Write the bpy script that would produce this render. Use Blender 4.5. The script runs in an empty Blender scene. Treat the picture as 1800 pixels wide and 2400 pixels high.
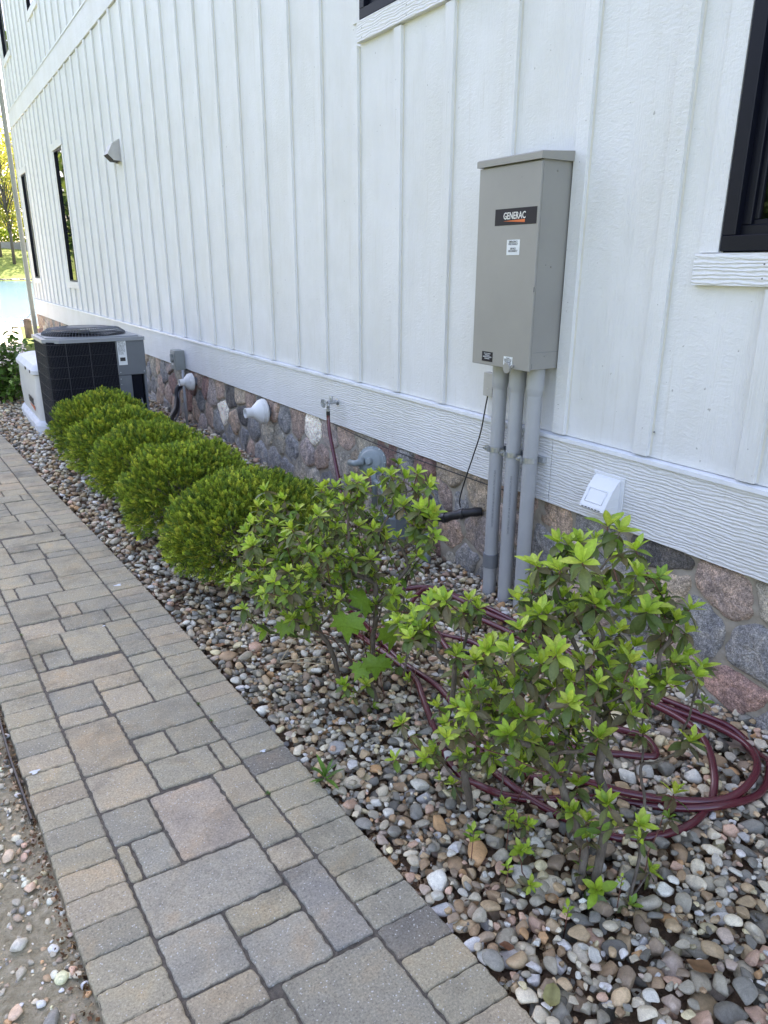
import bpy, math, random
import numpy as np
from mathutils import Vector, Matrix
PI=math.pi
scene=bpy.context.scene; COL=scene.collection
# ---------------- camera ----------------
H=1.451; CX=-2.13
YAW,PITCH,ROLL=0.56195662,0.32707238,0.00392458
cam=bpy.data.cameras.new('camera'); co=bpy.data.objects.new('camera',cam); COL.objects.link(co)
F=Vector((math.sin(YAW)*math.cos(PITCH),math.cos(YAW)*math.cos(PITCH),-math.sin(PITCH)))
R0=Vector((math.cos(YAW),-math.sin(YAW),0)); U0=R0.cross(F)
R2=math.cos(ROLL)*R0+math.sin(ROLL)*U0; U2=-math.sin(ROLL)*R0+math.cos(ROLL)*U0
M=Matrix((R2,U2,-F)).transposed().to_4x4(); M.translation=Vector((CX,0,H)); co.matrix_world=M
cam.sensor_fit='VERTICAL'; cam.sensor_height=24; cam.lens=1699.311/2400*24
cam.clip_start=.05; cam.clip_end=2000
cam.dof.use_dof=False
scene.camera=co
# ---------------- world, sun, exposure ----------------
SUN_EL=math.radians(47); SUN_AZ=math.radians(38)
w=bpy.data.worlds.new('World'); scene.world=w; w.use_nodes=True
nt=w.node_tree; nt.nodes.clear()
sky=nt.nodes.new('ShaderNodeTexSky'); sky.sky_type='NISHITA'; sky.sun_disc=False
sky.sun_elevation=SUN_EL; sky.sun_rotation=SUN_AZ; sky.air_density=1.0; sky.dust_density=2.5; sky.ozone_density=1.0
bg=nt.nodes.new('ShaderNodeBackground'); bg.inputs[1].default_value=.15
ow=nt.nodes.new('ShaderNodeOutputWorld'); nt.links.new(sky.outputs[0],bg.inputs[0]); nt.links.new(bg.outputs[0],ow.inputs[0])
sl=bpy.data.lights.new('sun','SUN'); sl.energy=3.6; sl.angle=math.radians(.5); sl.color=(1,.95,.86)
so=bpy.data.objects.new('sun',sl); COL.objects.link(so)
sd=Vector((math.sin(SUN_AZ)*math.cos(SUN_EL),math.cos(SUN_AZ)*math.cos(SUN_EL),math.sin(SUN_EL)))
so.rotation_euler=sd.to_track_quat('Z','Y').to_euler(); so.location=(10,30,30)
vs=scene.view_settings; vs.view_transform='Standard'; vs.look='None'; vs.gamma=1; vs.exposure=2.4
try:
    vs.use_white_balance=True; vs.white_balance_temperature=7220; vs.white_balance_tint=23
except Exception: pass
# ---------------- materials ----------------
def srgb(r,g,b):
    f=lambda c:(c/255/12.92) if c/255<=.04045 else ((c/255+.055)/1.055)**2.4
    return (f(r),f(g),f(b),1)
class NT:
    def __init__(s,name):
        s.m=bpy.data.materials.new(name); s.m.use_nodes=True; s.t=s.m.node_tree
        s.b=s.t.nodes['Principled BSDF']; s.out=s.t.nodes['Material Output']
        s.tc=s.t.nodes.new('ShaderNodeTexCoord')
    def n(s,typ,**k):
        x=s.t.nodes.new(typ)
        for a,v in k.items(): setattr(x,a,v)
        return x
    def l(s,a,b): s.t.links.new(a,b)
    def coord(s,scale=(1,1,1),rot=(0,0,0)):
        mp=s.n('ShaderNodeMapping'); mp.inputs['Scale'].default_value=scale; mp.inputs['Rotation'].default_value=rot
        s.l(s.tc.outputs['Object'],mp.inputs[0]); return mp.outputs[0]
    def noise(s,scale,detail=4,rough=.55,co=None,dist=0):
        x=s.n('ShaderNodeTexNoise'); x.inputs['Scale'].default_value=scale; x.inputs['Detail'].default_value=detail
        x.inputs['Roughness'].default_value=rough; x.inputs['Distortion'].default_value=dist
        s.l(co if co is not None else s.tc.outputs['Object'],x.inputs['Vector']); return x.outputs['Fac']
    def ramp(s,fac,stops,interp='LINEAR'):
        r=s.n('ShaderNodeValToRGB'); r.color_ramp.interpolation=interp
        e=r.color_ramp.elements
        while len(e)<len(stops): e.new(.5)
        for i,(p,c) in enumerate(stops):
            e[i].position=p; e[i].color=c if len(c)==4 else (*c,1)
        s.l(fac,r.inputs[0]); return r.outputs[0]
    def mix(s,a,b,fac,mode='MIX'):
        x=s.n('ShaderNodeMix'); x.data_type='RGBA'; x.blend_type=mode
        for sock,v in ((x.inputs[0],fac),(x.inputs[6],a),(x.inputs[7],b)):
            if hasattr(v,'links'): s.l(v,sock)
            else: sock.default_value=v
        return x.outputs[2]
    def attr(s,name='Col'):
        a=s.n('ShaderNodeAttribute'); a.attribute_name=name; return a.outputs['Color']
    def base(s,c):
        if hasattr(c,'links'): s.l(c,s.b.inputs['Base Color'])
        else: s.b.inputs['Base Color'].default_value=c
    def set(s,**k):
        for a,v in k.items(): s.b.inputs[a.replace('_',' ')].default_value=v
    def bump(s,h,strength=.5,dist=.002):
        x=s.n('ShaderNodeBump'); x.inputs['Strength'].default_value=strength; x.inputs['Distance'].default_value=dist
        s.l(h,x.inputs['Height']); s.l(x.outputs[0],s.b.inputs['Normal'])
    def add(s,a,b,mul=1.0):
        x=s.n('ShaderNodeMath',operation='MULTIPLY_ADD'); s.l(b,x.inputs[0]); x.inputs[1].default_value=mul; s.l(a,x.inputs[2]); return x.outputs[0]
def g(v): return (v,v,v,1)
def simple(name,c,rough=.5,metal=0,var=.08,scale=12,bump=0,bs=200,spec=.5):
    m=NT(name); c=c if len(c)==4 else (*c,1)
    a=tuple(x*(1-var) for x in c[:3])+(1,); b=tuple(min(1,x*(1+var)) for x in c[:3])+(1,)
    m.base(m.ramp(m.noise(scale,5,.6),[(.3,a),(.7,b)])); m.set(Roughness=rough,Metallic=metal)
    m.b.inputs['Specular IOR Level'].default_value=spec
    if bump: m.bump(m.noise(bs,3),bump,.001)
    return m.m
def mk_siding(name,grain):
    m=NT(name)
    if grain=='v':
        h1=m.noise(1,6,.65,m.coord((1,34,75)),dist=.6); h2=m.noise(1,4,.6,m.coord((1,190,5)))
        mask=m.ramp(m.noise(1,2,.5,m.coord((1,9,.7))),[(.42,g(0)),(.58,g(1))])
        hm=m.mix(h1,h2,mask)
        m.bump(m.add(hm,m.noise(90,4),.35),.75,.0045)
    else:
        wv=m.n('ShaderNodeTexWave'); wv.wave_type='BANDS'; wv.bands_direction='Z'; wv.inputs['Scale'].default_value=26
        wv.inputs['Distortion'].default_value=9; wv.inputs['Detail'].default_value=4; wv.inputs['Detail Scale'].default_value=1.3; wv.inputs['Detail Roughness'].default_value=.62
        m.l(m.coord((1,.22,1)),wv.inputs['Vector'])
        m.bump(m.add(wv.outputs['Fac'],m.noise(1,5,.6,m.coord((1,26,150))),.7),.6,.004)
    c=m.ramp(m.noise(3.2,6,.6),[(.3,srgb(216,217,214)),(.75,srgb(225,226,225))])
    sp=m.ramp(m.noise(46,2,.5),[(.0,g(1)),(.745,g(1)),(.77,(.35,.33,.30,1))])
    gr=m.ramp(m.noise(1,7,.7,m.coord((1,2.2,1.1))),[(.40,(.955,.95,.93,1)),(.56,g(1))]); gr2=m.ramp(m.noise(1,5,.7,m.coord((1,40,1.6))),[(.28,(.90,.885,.85,1)),(.42,g(1))])
    m.base(m.mix(m.mix(m.mix(c,sp,.6,'MULTIPLY'),gr,1,'MULTIPLY'),gr2,.8,'MULTIPLY')); m.set(Roughness=.5)
    return m.m
M_SIDE=mk_siding('embossed_white_siding','v'); M_TRIM=mk_siding('embossed_white_trim','h')
M_CAULK=simple('yellowed_caulk',srgb(208,204,192),.6)
M_DARK=simple('dark_gap',(.02,.018,.016),.9)
M_FLASH=simple('white_flashing',srgb(225,228,230),.35)
M_BLK=simple('black_window_vinyl',(.005,.006,.012),.4,spec=.22)
M_GREY=simple('grey_powder_coat',(.285,.277,.252),.42,0,.055,4,.08,900)
M_GREYC=simple('warm_grey_cap',(.29,.28,.25),.45,0,.03)
M_PVC=simple('grey_pvc_conduit',(.37,.38,.38),.38,0,.05,9)
M_PVCD=simple('dark_grey_coupling',(.17,.18,.19),.45)
M_ZINC=simple('zinc_plated_steel',(.50,.52,.53),.33,.75,.15,60)
M_WPVC=simple('white_vent_plastic',(.72,.72,.69),.38,0,.03)
M_TAUPE=simple('taupe_hood_vent',(.46,.45,.42),.5)
M_WHITE=simple('generator_white_paint',(.60,.60,.58),.4,0,.04)
M_WHITEB=simple('composite_base_white',(.62,.64,.66),.6)
M_BADGE=simple('badge_black',(.016,.014,.02),.45,spec=.25)
M_ORANGE=simple('logo_orange',(.65,.13,.025),.4)
M_LETTER=simple('letter_white',(.72,.70,.64),.5)
M_INK=simple('ink_black',(.02,.02,.022),.5)
M_STICK=simple('white_sticker',(.66,.69,.70),.4)
M_RUB=simple('black_rubber',(.012,.012,.013),.5,0,.2,40)
M_ACG=simple('ac_grey_paint',(.125,.14,.155),.42,0,.05)
M_ACL=simple('ac_lid_light_grey',(.25,.27,.29),.38,0,.06)
M_ACD=simple('ac_dark_coil',(.006,.007,.012),.7,spec=.1)
M_ACW=simple('ac_guard_wire',(.028,.031,.04),.5)
M_GAS=simple('gas_blue_grey',(.22,.26,.265),.42,0,.08,20)
M_DISC=simple('disconnect_grey_green',(.25,.27,.25),.5)
M_BARK=NT('shrub_bark'); M_BARK.base(M_BARK.ramp(M_BARK.noise(60,5,.7,M_BARK.coord((1,1,.25))),[(.3,(.055,.042,.03)),(.55,(.13,.105,.08)),(.75,(.22,.19,.15))])); M_BARK.set(Roughness=.85); M_BARK.bump(M_BARK.noise(180,4,.7,M_BARK.coord((1,1,.2))),.6,.0015); M_BARK=M_BARK.m
M_TWIG=simple('red_brown_twig',(.14,.055,.035),.6,0,.3,60)
def leafmat(name,rough=.42,trans=.35,var=.15,veins=False):
    m=NT(name); c=m.attr()
    n=m.noise(160,3); c2=m.mix(c,m.ramp(n,[(.3,g(1-var)),(.7,g(1+var))]),1.0,'MULTIPLY')
    m.base(c2); m.set(Roughness=rough); m.b.inputs['Specular IOR Level'].default_value=.4
    tr=m.n('ShaderNodeBsdfTranslucent'); m.l(c2,tr.inputs['Color'])
    mx=m.n('ShaderNodeMixShader'); mx.inputs[0].default_value=trans
    m.l(m.b.outputs[0],mx.inputs[1]); m.l(tr.outputs[0],mx.inputs[2]); m.l(mx.outputs[0],m.out.inputs['Surface'])
    return m.m
M_LEAF=leafmat('azalea_leaf'); M_ARB=leafmat('arborvitae_spray',.6,.14,.1); M_TREEL=leafmat('tree_leaf',.6,.4,.1)
def mk_pebble():
    m=NT('river_pebble'); c=m.attr()
    sp=m.ramp(m.noise(420,3,.7),[(.3,g(.82)),(.5,g(1)),(.68,g(1.2))])
    big=m.ramp(m.noise(55,4,.6,dist=1.5),[(.3,g(.78)),(.7,g(1.16))])
    c=m.mix(m.mix(c,sp,.75,'MULTIPLY'),big,.9,'MULTIPLY'); m.base(c); m.set(Roughness=.58)
    m.b.inputs['Specular IOR Level'].default_value=.35
    m.bump(m.add(m.noise(260,4,.6),m.noise(60,3),1.2),.3,.001); return m.m
M_PEB=mk_pebble()
def mk_stone():
    m=NT('granite_fieldstone'); c=m.attr()
    sp=m.ramp(m.noise(210,4,.75),[(.36,g(.30)),(.46,g(.8)),(.56,g(1.1)),(.66,g(2.0))])
    sp2=m.ramp(m.noise(62,5,.75),[(.32,g(.48)),(.5,g(1.0)),(.68,g(1.6))])
    tint=m.ramp(m.noise(13,5,.65,dist=.8),[(.30,(.58,.60,.65,1)),(.5,(1,1,1,1)),(.70,(1.5,1.4,1.28,1))])
    c=m.mix(m.mix(m.mix(c,sp,.8,'MULTIPLY'),sp2,.8,'MULTIPLY'),tint,1,'MULTIPLY'); m.base(c); m.set(Roughness=.72)
    m.b.inputs['Specular IOR Level'].default_value=.3
    m.bump(m.add(m.noise(130,5,.7),m.noise(26,5,.6),3.2),.9,.0065); return m.m
M_STONE=mk_stone()
M_MORT=NT('tan_mortar'); M_MORT.base(M_MORT.ramp(M_MORT.noise(14,6,.7),[(.3,(.28,.245,.195)),(.7,(.43,.385,.315))])); M_MORT.set(Roughness=.95); M_MORT.bump(M_MORT.noise(90,5,.7),.8,.004); M_MORT=M_MORT.m
def mk_paver():
    m=NT('tumbled_concrete_paver'); c=m.attr()
    tone=m.ramp(m.noise(9,5,.6,dist=.6),[(.30,(.83,.845,.87,1)),(.45,(.96,.965,.965,1)),(.56,(1.03,1.01,.97,1)),(.70,(1.18,1.06,.94,1))])
    grit=m.ramp(m.noise(190,4,.8),[(.30,g(.35)),(.44,g(.86)),(.56,g(1.08)),(.66,g(1.4)),(.74,g(2.0))])
    spk=m.n('ShaderNodeTexVoronoi'); spk.inputs['Scale'].default_value=105; m.l(m.tc.outputs['Object'],spk.inputs['Vector'])
    dot=m.ramp(spk.outputs['Distance'],[(.0,g(1)),(.16,g(1)),(.22,g(0))])
    sel=m.ramp(m.noise(120,1,.5),[(.50,g(0)),(.54,g(1))])
    k=m.mix(dot,sel,1.0,'MULTIPLY')
    c=m.mix(m.mix(c,tone,1,'MULTIPLY'),grit,.85,'MULTIPLY'); c=m.mix(c,(.55,.54,.50,1),k)
    stain=m.ramp(m.noise(4.3,7,.7,dist=.5),[(.34,g(.66)),(.5,g(1))]); c=m.mix(c,stain,.8,'MULTIPLY')
    m.base(c); m.set(Roughness=.88); m.b.inputs['Specular IOR Level'].default_value=.25
    m.bump(m.add(m.noise(330,4,.75),m.noise(60,4),1.0),.65,.0022); return m.m
M_PAV=mk_paver()
def mk_soil(name,cols,sc=30,b=.004):
    m=NT(name); f=m.noise(sc,8,.72)
    m.base(m.ramp(f,[(.25+.5*i/(len(cols)-1),c) for i,c in enumerate(cols)])); m.set(Roughness=.95)
    m.bump(m.add(m.noise(sc*4,6,.75),m.noise(sc,4),1.5),.9,b); return m.m
M_JOINT=mk_soil('joint_sand',[(.05,.045,.035),(.12,.105,.085),(.20,.175,.14)],80,.003)
M_SOIL=mk_soil('dark_litter_soil',[(.09,.055,.035),(.20,.13,.08),(.32,.22,.145)],60)
M_SAND=mk_soil('sandy_dirt',[(.17,.14,.09),(.36,.31,.20),(.50,.435,.30),(.62,.56,.43)],48,.010)
M_GRASSG=mk_soil('lawn_ground',[(.05,.085,.012),(.14,.20,.03),(.24,.30,.05)],14,.03)
M_BANK=mk_soil('bank_grass',[(.06,.10,.012),(.15,.21,.03),(.26,.31,.05)],1.2,.1)
# ---------------- mesh helpers ----------------
def props(o,label=None,cat=None,group=None,kind=None):
    if label:o['label']=label
    if cat:o['category']=cat
    if group:o['group']=group
    if kind:o['kind']=kind
    return o
def link(name,me,parent=None,mats=()):
    for m in mats: me.materials.append(m)
    o=bpy.data.objects.new(name,me); COL.objects.link(o)
    if parent is not None:
        o.parent=parent; o.matrix_parent_inverse=Matrix.Translation(-parent.location) if parent.type=="EMPTY" else Matrix.Identity(4)
    return o
def empty(name,loc,label,cat,group=None):
    o=bpy.data.objects.new(name,None); o.location=loc; COL.objects.link(o); o.empty_display_size=.1
    return props(o,label,cat,group)
class MB:
    def __init__(s): s.v=[];s.f=[];s.mi=[];s.c=[];s.sm=[]
    def add(s,v,f,mi=0,c=None,smooth=False):
        b=len(s.v); s.v+= [tuple(p) for p in v]; s.f+=[tuple(i+b for i in q) for q in f]
        s.mi+=[mi]*len(f); s.sm+=[smooth]*len(f); s.c+=[c or (1,1,1,1)]*len(v)
    def box(s,x0,x1,y0,y1,z0,z1,mi=0,c=None,bev=0):
        if x1<x0:x0,x1=x1,x0
        if y1<y0:y0,y1=y1,y0
        if z1<z0:z0,z1=z1,z0
        if bev<=0:
            v=[(x,y,z) for x in (x0,x1) for y in (y0,y1) for z in (z0,z1)]
            s.add(v,[(0,1,3,2),(4,6,7,5),(0,4,5,1),(2,3,7,6),(0,2,6,4),(1,5,7,3)],mi,c); return
        b=bev; v=[];idx={}
        for ix,x in enumerate((x0,x1)):
            for iy,y in enumerate((y0,y1)):
                for iz,z in enumerate((z0,z1)):
                    sx=b if ix==0 else -b; sy=b if iy==0 else -b; sz=b if iz==0 else -b
                    for a,p in (('x',(x,y+sy,z+sz)),('y',(x+sx,y,z+sz)),('z',(x+sx,y+sy,z))):
                        idx[(ix,iy,iz,a)]=len(v); v.append(p)
        f=[]
        I=lambda ix,iy,iz,a:idx[(ix,iy,iz,a)]
        for e in (0,1):
            q=[I(e,0,0,'x'),I(e,1,0,'x'),I(e,1,1,'x'),I(e,0,1,'x')]; f.append(q if e else q[::-1])
            q=[I(0,e,0,'y'),I(1,e,0,'y'),I(1,e,1,'y'),I(0,e,1,'y')]; f.append(q[::-1] if e else q)
            q=[I(0,0,e,'z'),I(1,0,e,'z'),I(1,1,e,'z'),I(0,1,e,'z')]; f.append(q if e else q[::-1])
        for a in (0,1):
            for c2 in (0,1):
                f.append([I(a,c2,0,'x'),I(a,c2,1,'x'),I(a,c2,1,'y'),I(a,c2,0,'y')])
                f.append([I(a,0,c2,'x'),I(a,1,c2,'x'),I(a,1,c2,'z'),I(a,0,c2,'z')])
                f.append([I(0,a,c2,'y'),I(1,a,c2,'y'),I(1,a,c2,'z'),I(0,a,c2,'z')])
        for ix in (0,1):
            for iy in (0,1):
                for iz in (0,1): f.append([I(ix,iy,iz,'x'),I(ix,iy,iz,'y'),I(ix,iy,iz,'z')])
        s.add(v,f,mi,c)
    def tube(s,pts,r,n=8,mi=0,c=None,cap=True,smooth=True):
        P=[Vector(p) for p in pts]; k=len(P); rs=r if hasattr(r,'__len__') else [r]*k
        v=[];f=[]; t=(P[1]-P[0]).normalized(); up=Vector((0,0,1)) if abs(t.z)<.9 else Vector((1,0,0))
        a=t.cross(up).normalized()
        for i in range(k):
            t=(P[min(i+1,k-1)]-P[max(i-1,0)]).normalized()
            a=(a-t*a.dot(t)).normalized(); b=t.cross(a)
            for j in range(n):
                q=2*PI*j/n; v.append(P[i]+(a*math.cos(q)+b*math.sin(q))*rs[i])
            if i:
                o=(i-1)*n
                for j in range(n): f.append((o+j,o+(j+1)%n,o+n+(j+1)%n,o+n+j))
        if cap: f.append(tuple(range(n))[::-1]); f.append(tuple((k-1)*n+j for j in range(n)))
        s.add(v,f,mi,c,smooth)
    def lathe(s,origin,axis,prof,n=24,mi=0,c=None,smooth=True,cap=False):
        # prof: list of (dist along axis, radius)
        ax=Vector(axis).normalized(); o=Vector(origin)
        s.tube_raw([o+ax*d for d,_ in prof],[r for _,r in prof],ax,n,mi,c,smooth,cap)
    def tube_raw(s,P,R,ax,n,mi,c,smooth,cap):
        up=Vector((0,0,1)) if abs(ax.z)<.9 else Vector((1,0,0)); a=ax.cross(up).normalized(); b=ax.cross(a)
        v=[];f=[]
        for i in range(len(P)-1):
            o=len(v)
            for p,r in ((P[i],R[i]),(P[i+1],R[i+1])):
                for j in range(n):
                    q=2*PI*j/n; v.append(p+(a*math.cos(q)+b*math.sin(q))*r)
            for j in range(n): f.append((o+j,o+(j+1)%n,o+n+(j+1)%n,o+n+j))
        s.add(v,f,mi,c,smooth)
    def build(s,name,mats,parent=None,fix=True):
        me=bpy.data.meshes.new(name); me.from_pydata(s.v,[],s.f)
        mats=mats if isinstance(mats,(list,tuple)) else [mats]
        me.polygons.foreach_set('material_index',s.mi); me.polygons.foreach_set('use_smooth',s.sm)
        ca=me.color_attributes.new('Col','FLOAT_COLOR','POINT'); ca.data.foreach_set('color',np.array([c if len(c)==4 else (*c,1) for c in s.c],dtype=np.float32).ravel())
        me.update()
        if fix:
            import bmesh
            bm=bmesh.new(); bm.from_mesh(me); bmesh.ops.recalc_face_normals(bm,faces=bm.faces); bm.to_mesh(me); bm.free()
        return link(name,me,parent,mats)
def np_mesh(name,V,Fc,mats,parent=None,col=None,smooth=True):
    V=np.asarray(V,np.float32).reshape(-1,3); Fc=np.asarray(Fc,np.int32); n,k=Fc.shape
    me=bpy.data.meshes.new(name); me.vertices.add(len(V)); me.vertices.foreach_set('co',V.ravel())
    me.loops.add(n*k); me.loops.foreach_set('vertex_index',Fc.ravel())
    me.polygons.add(n); me.polygons.foreach_set('loop_start',np.arange(0,n*k,k,dtype=np.int32)); me.polygons.foreach_set('loop_total',np.full(n,k,np.int32))
    me.polygons.foreach_set('use_smooth',np.full(n,smooth))
    if col is not None:
        ca=me.color_attributes.new('Col','FLOAT_COLOR','POINT'); c4=np.ones((len(V),4),np.float32); c4[:,:3]=np.asarray(col,np.float32)[:,:3]; ca.data.foreach_set('color',c4.ravel())
    me.update(); me.validate()
    return link(name,me,parent,mats if isinstance(mats,(list,tuple)) else [mats])
def catmull(P,seg=8,closed=False):
    P=[np.array(p,float) for p in P]; n=len(P); out=[]
    for i in range(n if closed else n-1):
        if closed: p0,p1,p2,p3=P[(i-1)%n],P[i],P[(i+1)%n],P[(i+2)%n]
        else: p0,p1,p2,p3=P[max(i-1,0)],P[i],P[i+1],P[min(i+2,n-1)]
        for k in range(seg):
            t=k/seg; out.append(.5*((2*p1)+(-p0+p2)*t+(2*p0-5*p1+4*p2-p3)*t*t+(-p0+3*p1-3*p2+p3)*t**3))
    if not closed: out.append(P[-1])
    return out
def text_mesh(body,size,mat,parent,mtx,name='lettering',ext=.0004,bold=0.0,sx=1,align='LEFT',fn=None,space=1.0):
    c=bpy.data.curves.new('txt','FONT'); c.body=body; c.size=size; c.extrude=ext; c.offset=bold; c.align_x=align; c.space_line=space
    c.resolution_u=2
    o=bpy.data.objects.new('txt',c); COL.objects.link(o); bpy.context.view_layer.update()
    me=bpy.data.meshes.new_from_object(o.evaluated_get(bpy.context.evaluated_depsgraph_get()))
    bpy.data.objects.remove(o); 
    for v in me.vertices:
        p=Vector((v.co.x*sx,v.co.y,v.co.z)); v.co=fn(p) if fn else (mtx@p)
    me.materials.clear(); return link(name,me,parent,[mat])
# matrix for lettering on a face looking toward -X (readers see +Y on the left): text x -> -Y, text y -> Z, normal -> -X
def face_mx(x,y,z): return Matrix(((0,0,-1,x),(-1,0,0,y),(0,1,0,z),(0,0,0,1)))
def ico(sub):
    import bmesh
    bm=bmesh.new(); bmesh.ops.create_icosphere(bm,subdivisions=sub,radius=1)
    v=np.array([p.co[:] for p in bm.verts]); f=np.array([[q.index for q in t.verts] for t in bm.faces]); bm.free(); return v,f
rng=np.random.default_rng(7); random.seed(11)
SHRUB_A=[(-1.009, 1.119, 0.796, 1.06), (-0.885, 1.17, 0.732, 1.1), (-1.107, 0.898, 0.905, 1.1), (-0.847, 1.054, 0.734, 0.85), (-0.983, 0.962, 0.762, 0.98), (-0.909, 0.92, 0.823, 0.89), (-1.063, 1.044, 0.719, 1.05), (-1.139, 1.024, 0.711, 0.86), (-1.025, 1.029, 0.665, 0.82), (-1.005, 1.132, 0.73, 0.88), (-0.886, 1.208, 0.667, 0.91), (-0.887, 1.146, 0.708, 1.02), (-0.883, 0.904, 0.738, 1.03), (-0.713, 1.096, 0.555, 0.91), (-1.013, 0.925, 0.672, 0.86), (-1.144, 0.91, 0.708, 1.0), (-1.199, 0.98, 0.694, 0.92), (-1.152, 1.096, 0.643, 0.96), (-1.112, 1.019, 0.595, 1.03), (-1.076, 0.972, 0.576, 0.83), (-0.879, 1.105, 0.461, 0.83), (-0.975, 1.104, 0.454, 0.99), (-1.157, 0.854, 0.631, 0.87), (-0.833, 1.055, 0.455, 1.05), (-0.642, 1.044, 0.35, 0.92), (-1.12, 1.047, 0.49, 1.05), (-1.134, 0.992, 0.51, 1.06), (-0.92, 1.045, 0.375, 1.1), (-1.044, 0.864, 0.499, 1.0), (-0.953, 1.138, 0.294, 1.1), (-0.953, 0.984, 0.252, 0.92), (-1.018, 0.84, 0.332, 0.86), (-1.023, 1.196, 0.562, 0.87), (-1.151, 1.018, 0.569, 0.98), (-1.054, 0.98, 0.612, 1.0), (-0.797, 1.021, 0.552, 0.95), (-1.03, 0.933, 0.636, 0.83), (-0.856, 0.987, 0.43, 0.86), (-0.742, 1.029, 0.55, 1.01), (-0.932, 1.035, 0.676, 0.95), (-0.803, 0.816, 0.595, 0.91), (-0.676, 0.883, 0.335, 1.08), (-0.592, 0.953, 0.09, 0.97), (-0.844, 1.016, 0.271, 0.91), (-1.013, 0.938, 0.234, 0.93), (-0.826, 1.045, 0.037, 1.01), (-0.824, 0.841, 0.041, 0.85), (-0.977, 0.87, 0.041, 1.08), (-0.928, 0.971, 0.085, 1.05), (-0.824, 1.019, 0.47, 1.05), (-0.871, 0.922, 0.463, 0.9), (-0.754, 0.909, 0.569, 1.03), (-0.83, 0.907, 0.552, 1.01), (-0.971, 0.961, 0.935, 0.98), (-0.967, 0.932, 0.931, 0.96), (-0.886, 1.105, 0.834, 1.06), (-1.003, 0.99, 0.862, 1.04), (-0.805, 1.01, 0.829, 1.07), (-0.737, 1.039, 0.745, 1.11), (-0.807, 1.09, 0.713, 0.98), (-1.001, 0.946, 0.768, 1.1), (-0.827, 0.939, 0.72, 1.04), (-0.783, 0.929, 0.646, 1.05), (-0.72, 0.909, 0.638, 0.95), (-0.649, 0.898, 0.527, 1.01), (-1.01, 1.045, 0.812, 0.87), (-0.788, 0.893, 0.695, 0.89), (-0.682, 0.921, 0.559, 0.83), (-0.832, 0.864, 0.564, 0.84), (-0.994, 0.845, 0.675, 0.87)]
SHRUB_B=[(-1.127, 1.155, 0.434, 0.82), (-1.136, 1.309, 0.354, 0.85), (-1.086, 1.268, 0.332, 0.7), (-1.059, 1.222, 0.292, 0.8), (-1.148, 1.254, 0.344, 0.79), (-1.063, 1.141, 0.33, 0.72), (-1.13, 1.325, 0.197, 0.85), (-0.949, 1.426, 0.06, 0.8), (-1.036, 1.357, 0.033, 0.79), (-1.101, 1.2, 0.531, 0.84), (-0.959, 1.453, 0.33, 0.85), (-0.97, 1.211, 0.039, 0.7), (-1.214, 1.255, 0.692, 0.85), (-1.17, 1.248, 0.696, 0.92), (-1.093, 1.255, 0.674, 0.75), (-1.047, 1.273, 0.633, 0.79), (-0.96, 1.447, 0.508, 0.85), (-1.118, 1.308, 0.629, 0.82), (-1.205, 1.324, 0.611, 0.95), (-1.158, 1.317, 0.588, 0.82), (-1.241, 1.285, 0.6, 0.81), (-1.027, 1.233, 0.501, 0.91), (-1.144, 1.173, 0.482, 0.77), (-0.879, 1.368, 0.328, 0.76), (-1.07, 1.163, 0.259, 0.95), (-1.177, 1.303, 0.215, 0.82), (-1.018, 1.328, 0.232, 0.89), (-1.073, 1.197, 0.436, 0.77), (-1.092, 1.297, 0.516, 0.77), (-1.038, 1.067, 0.033, 0.79), (-1.102, 0.965, 0.041, 0.71), (-0.983, 1.145, 0.035, 0.93), (-0.972, 1.116, 0.042, 0.7)]
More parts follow.
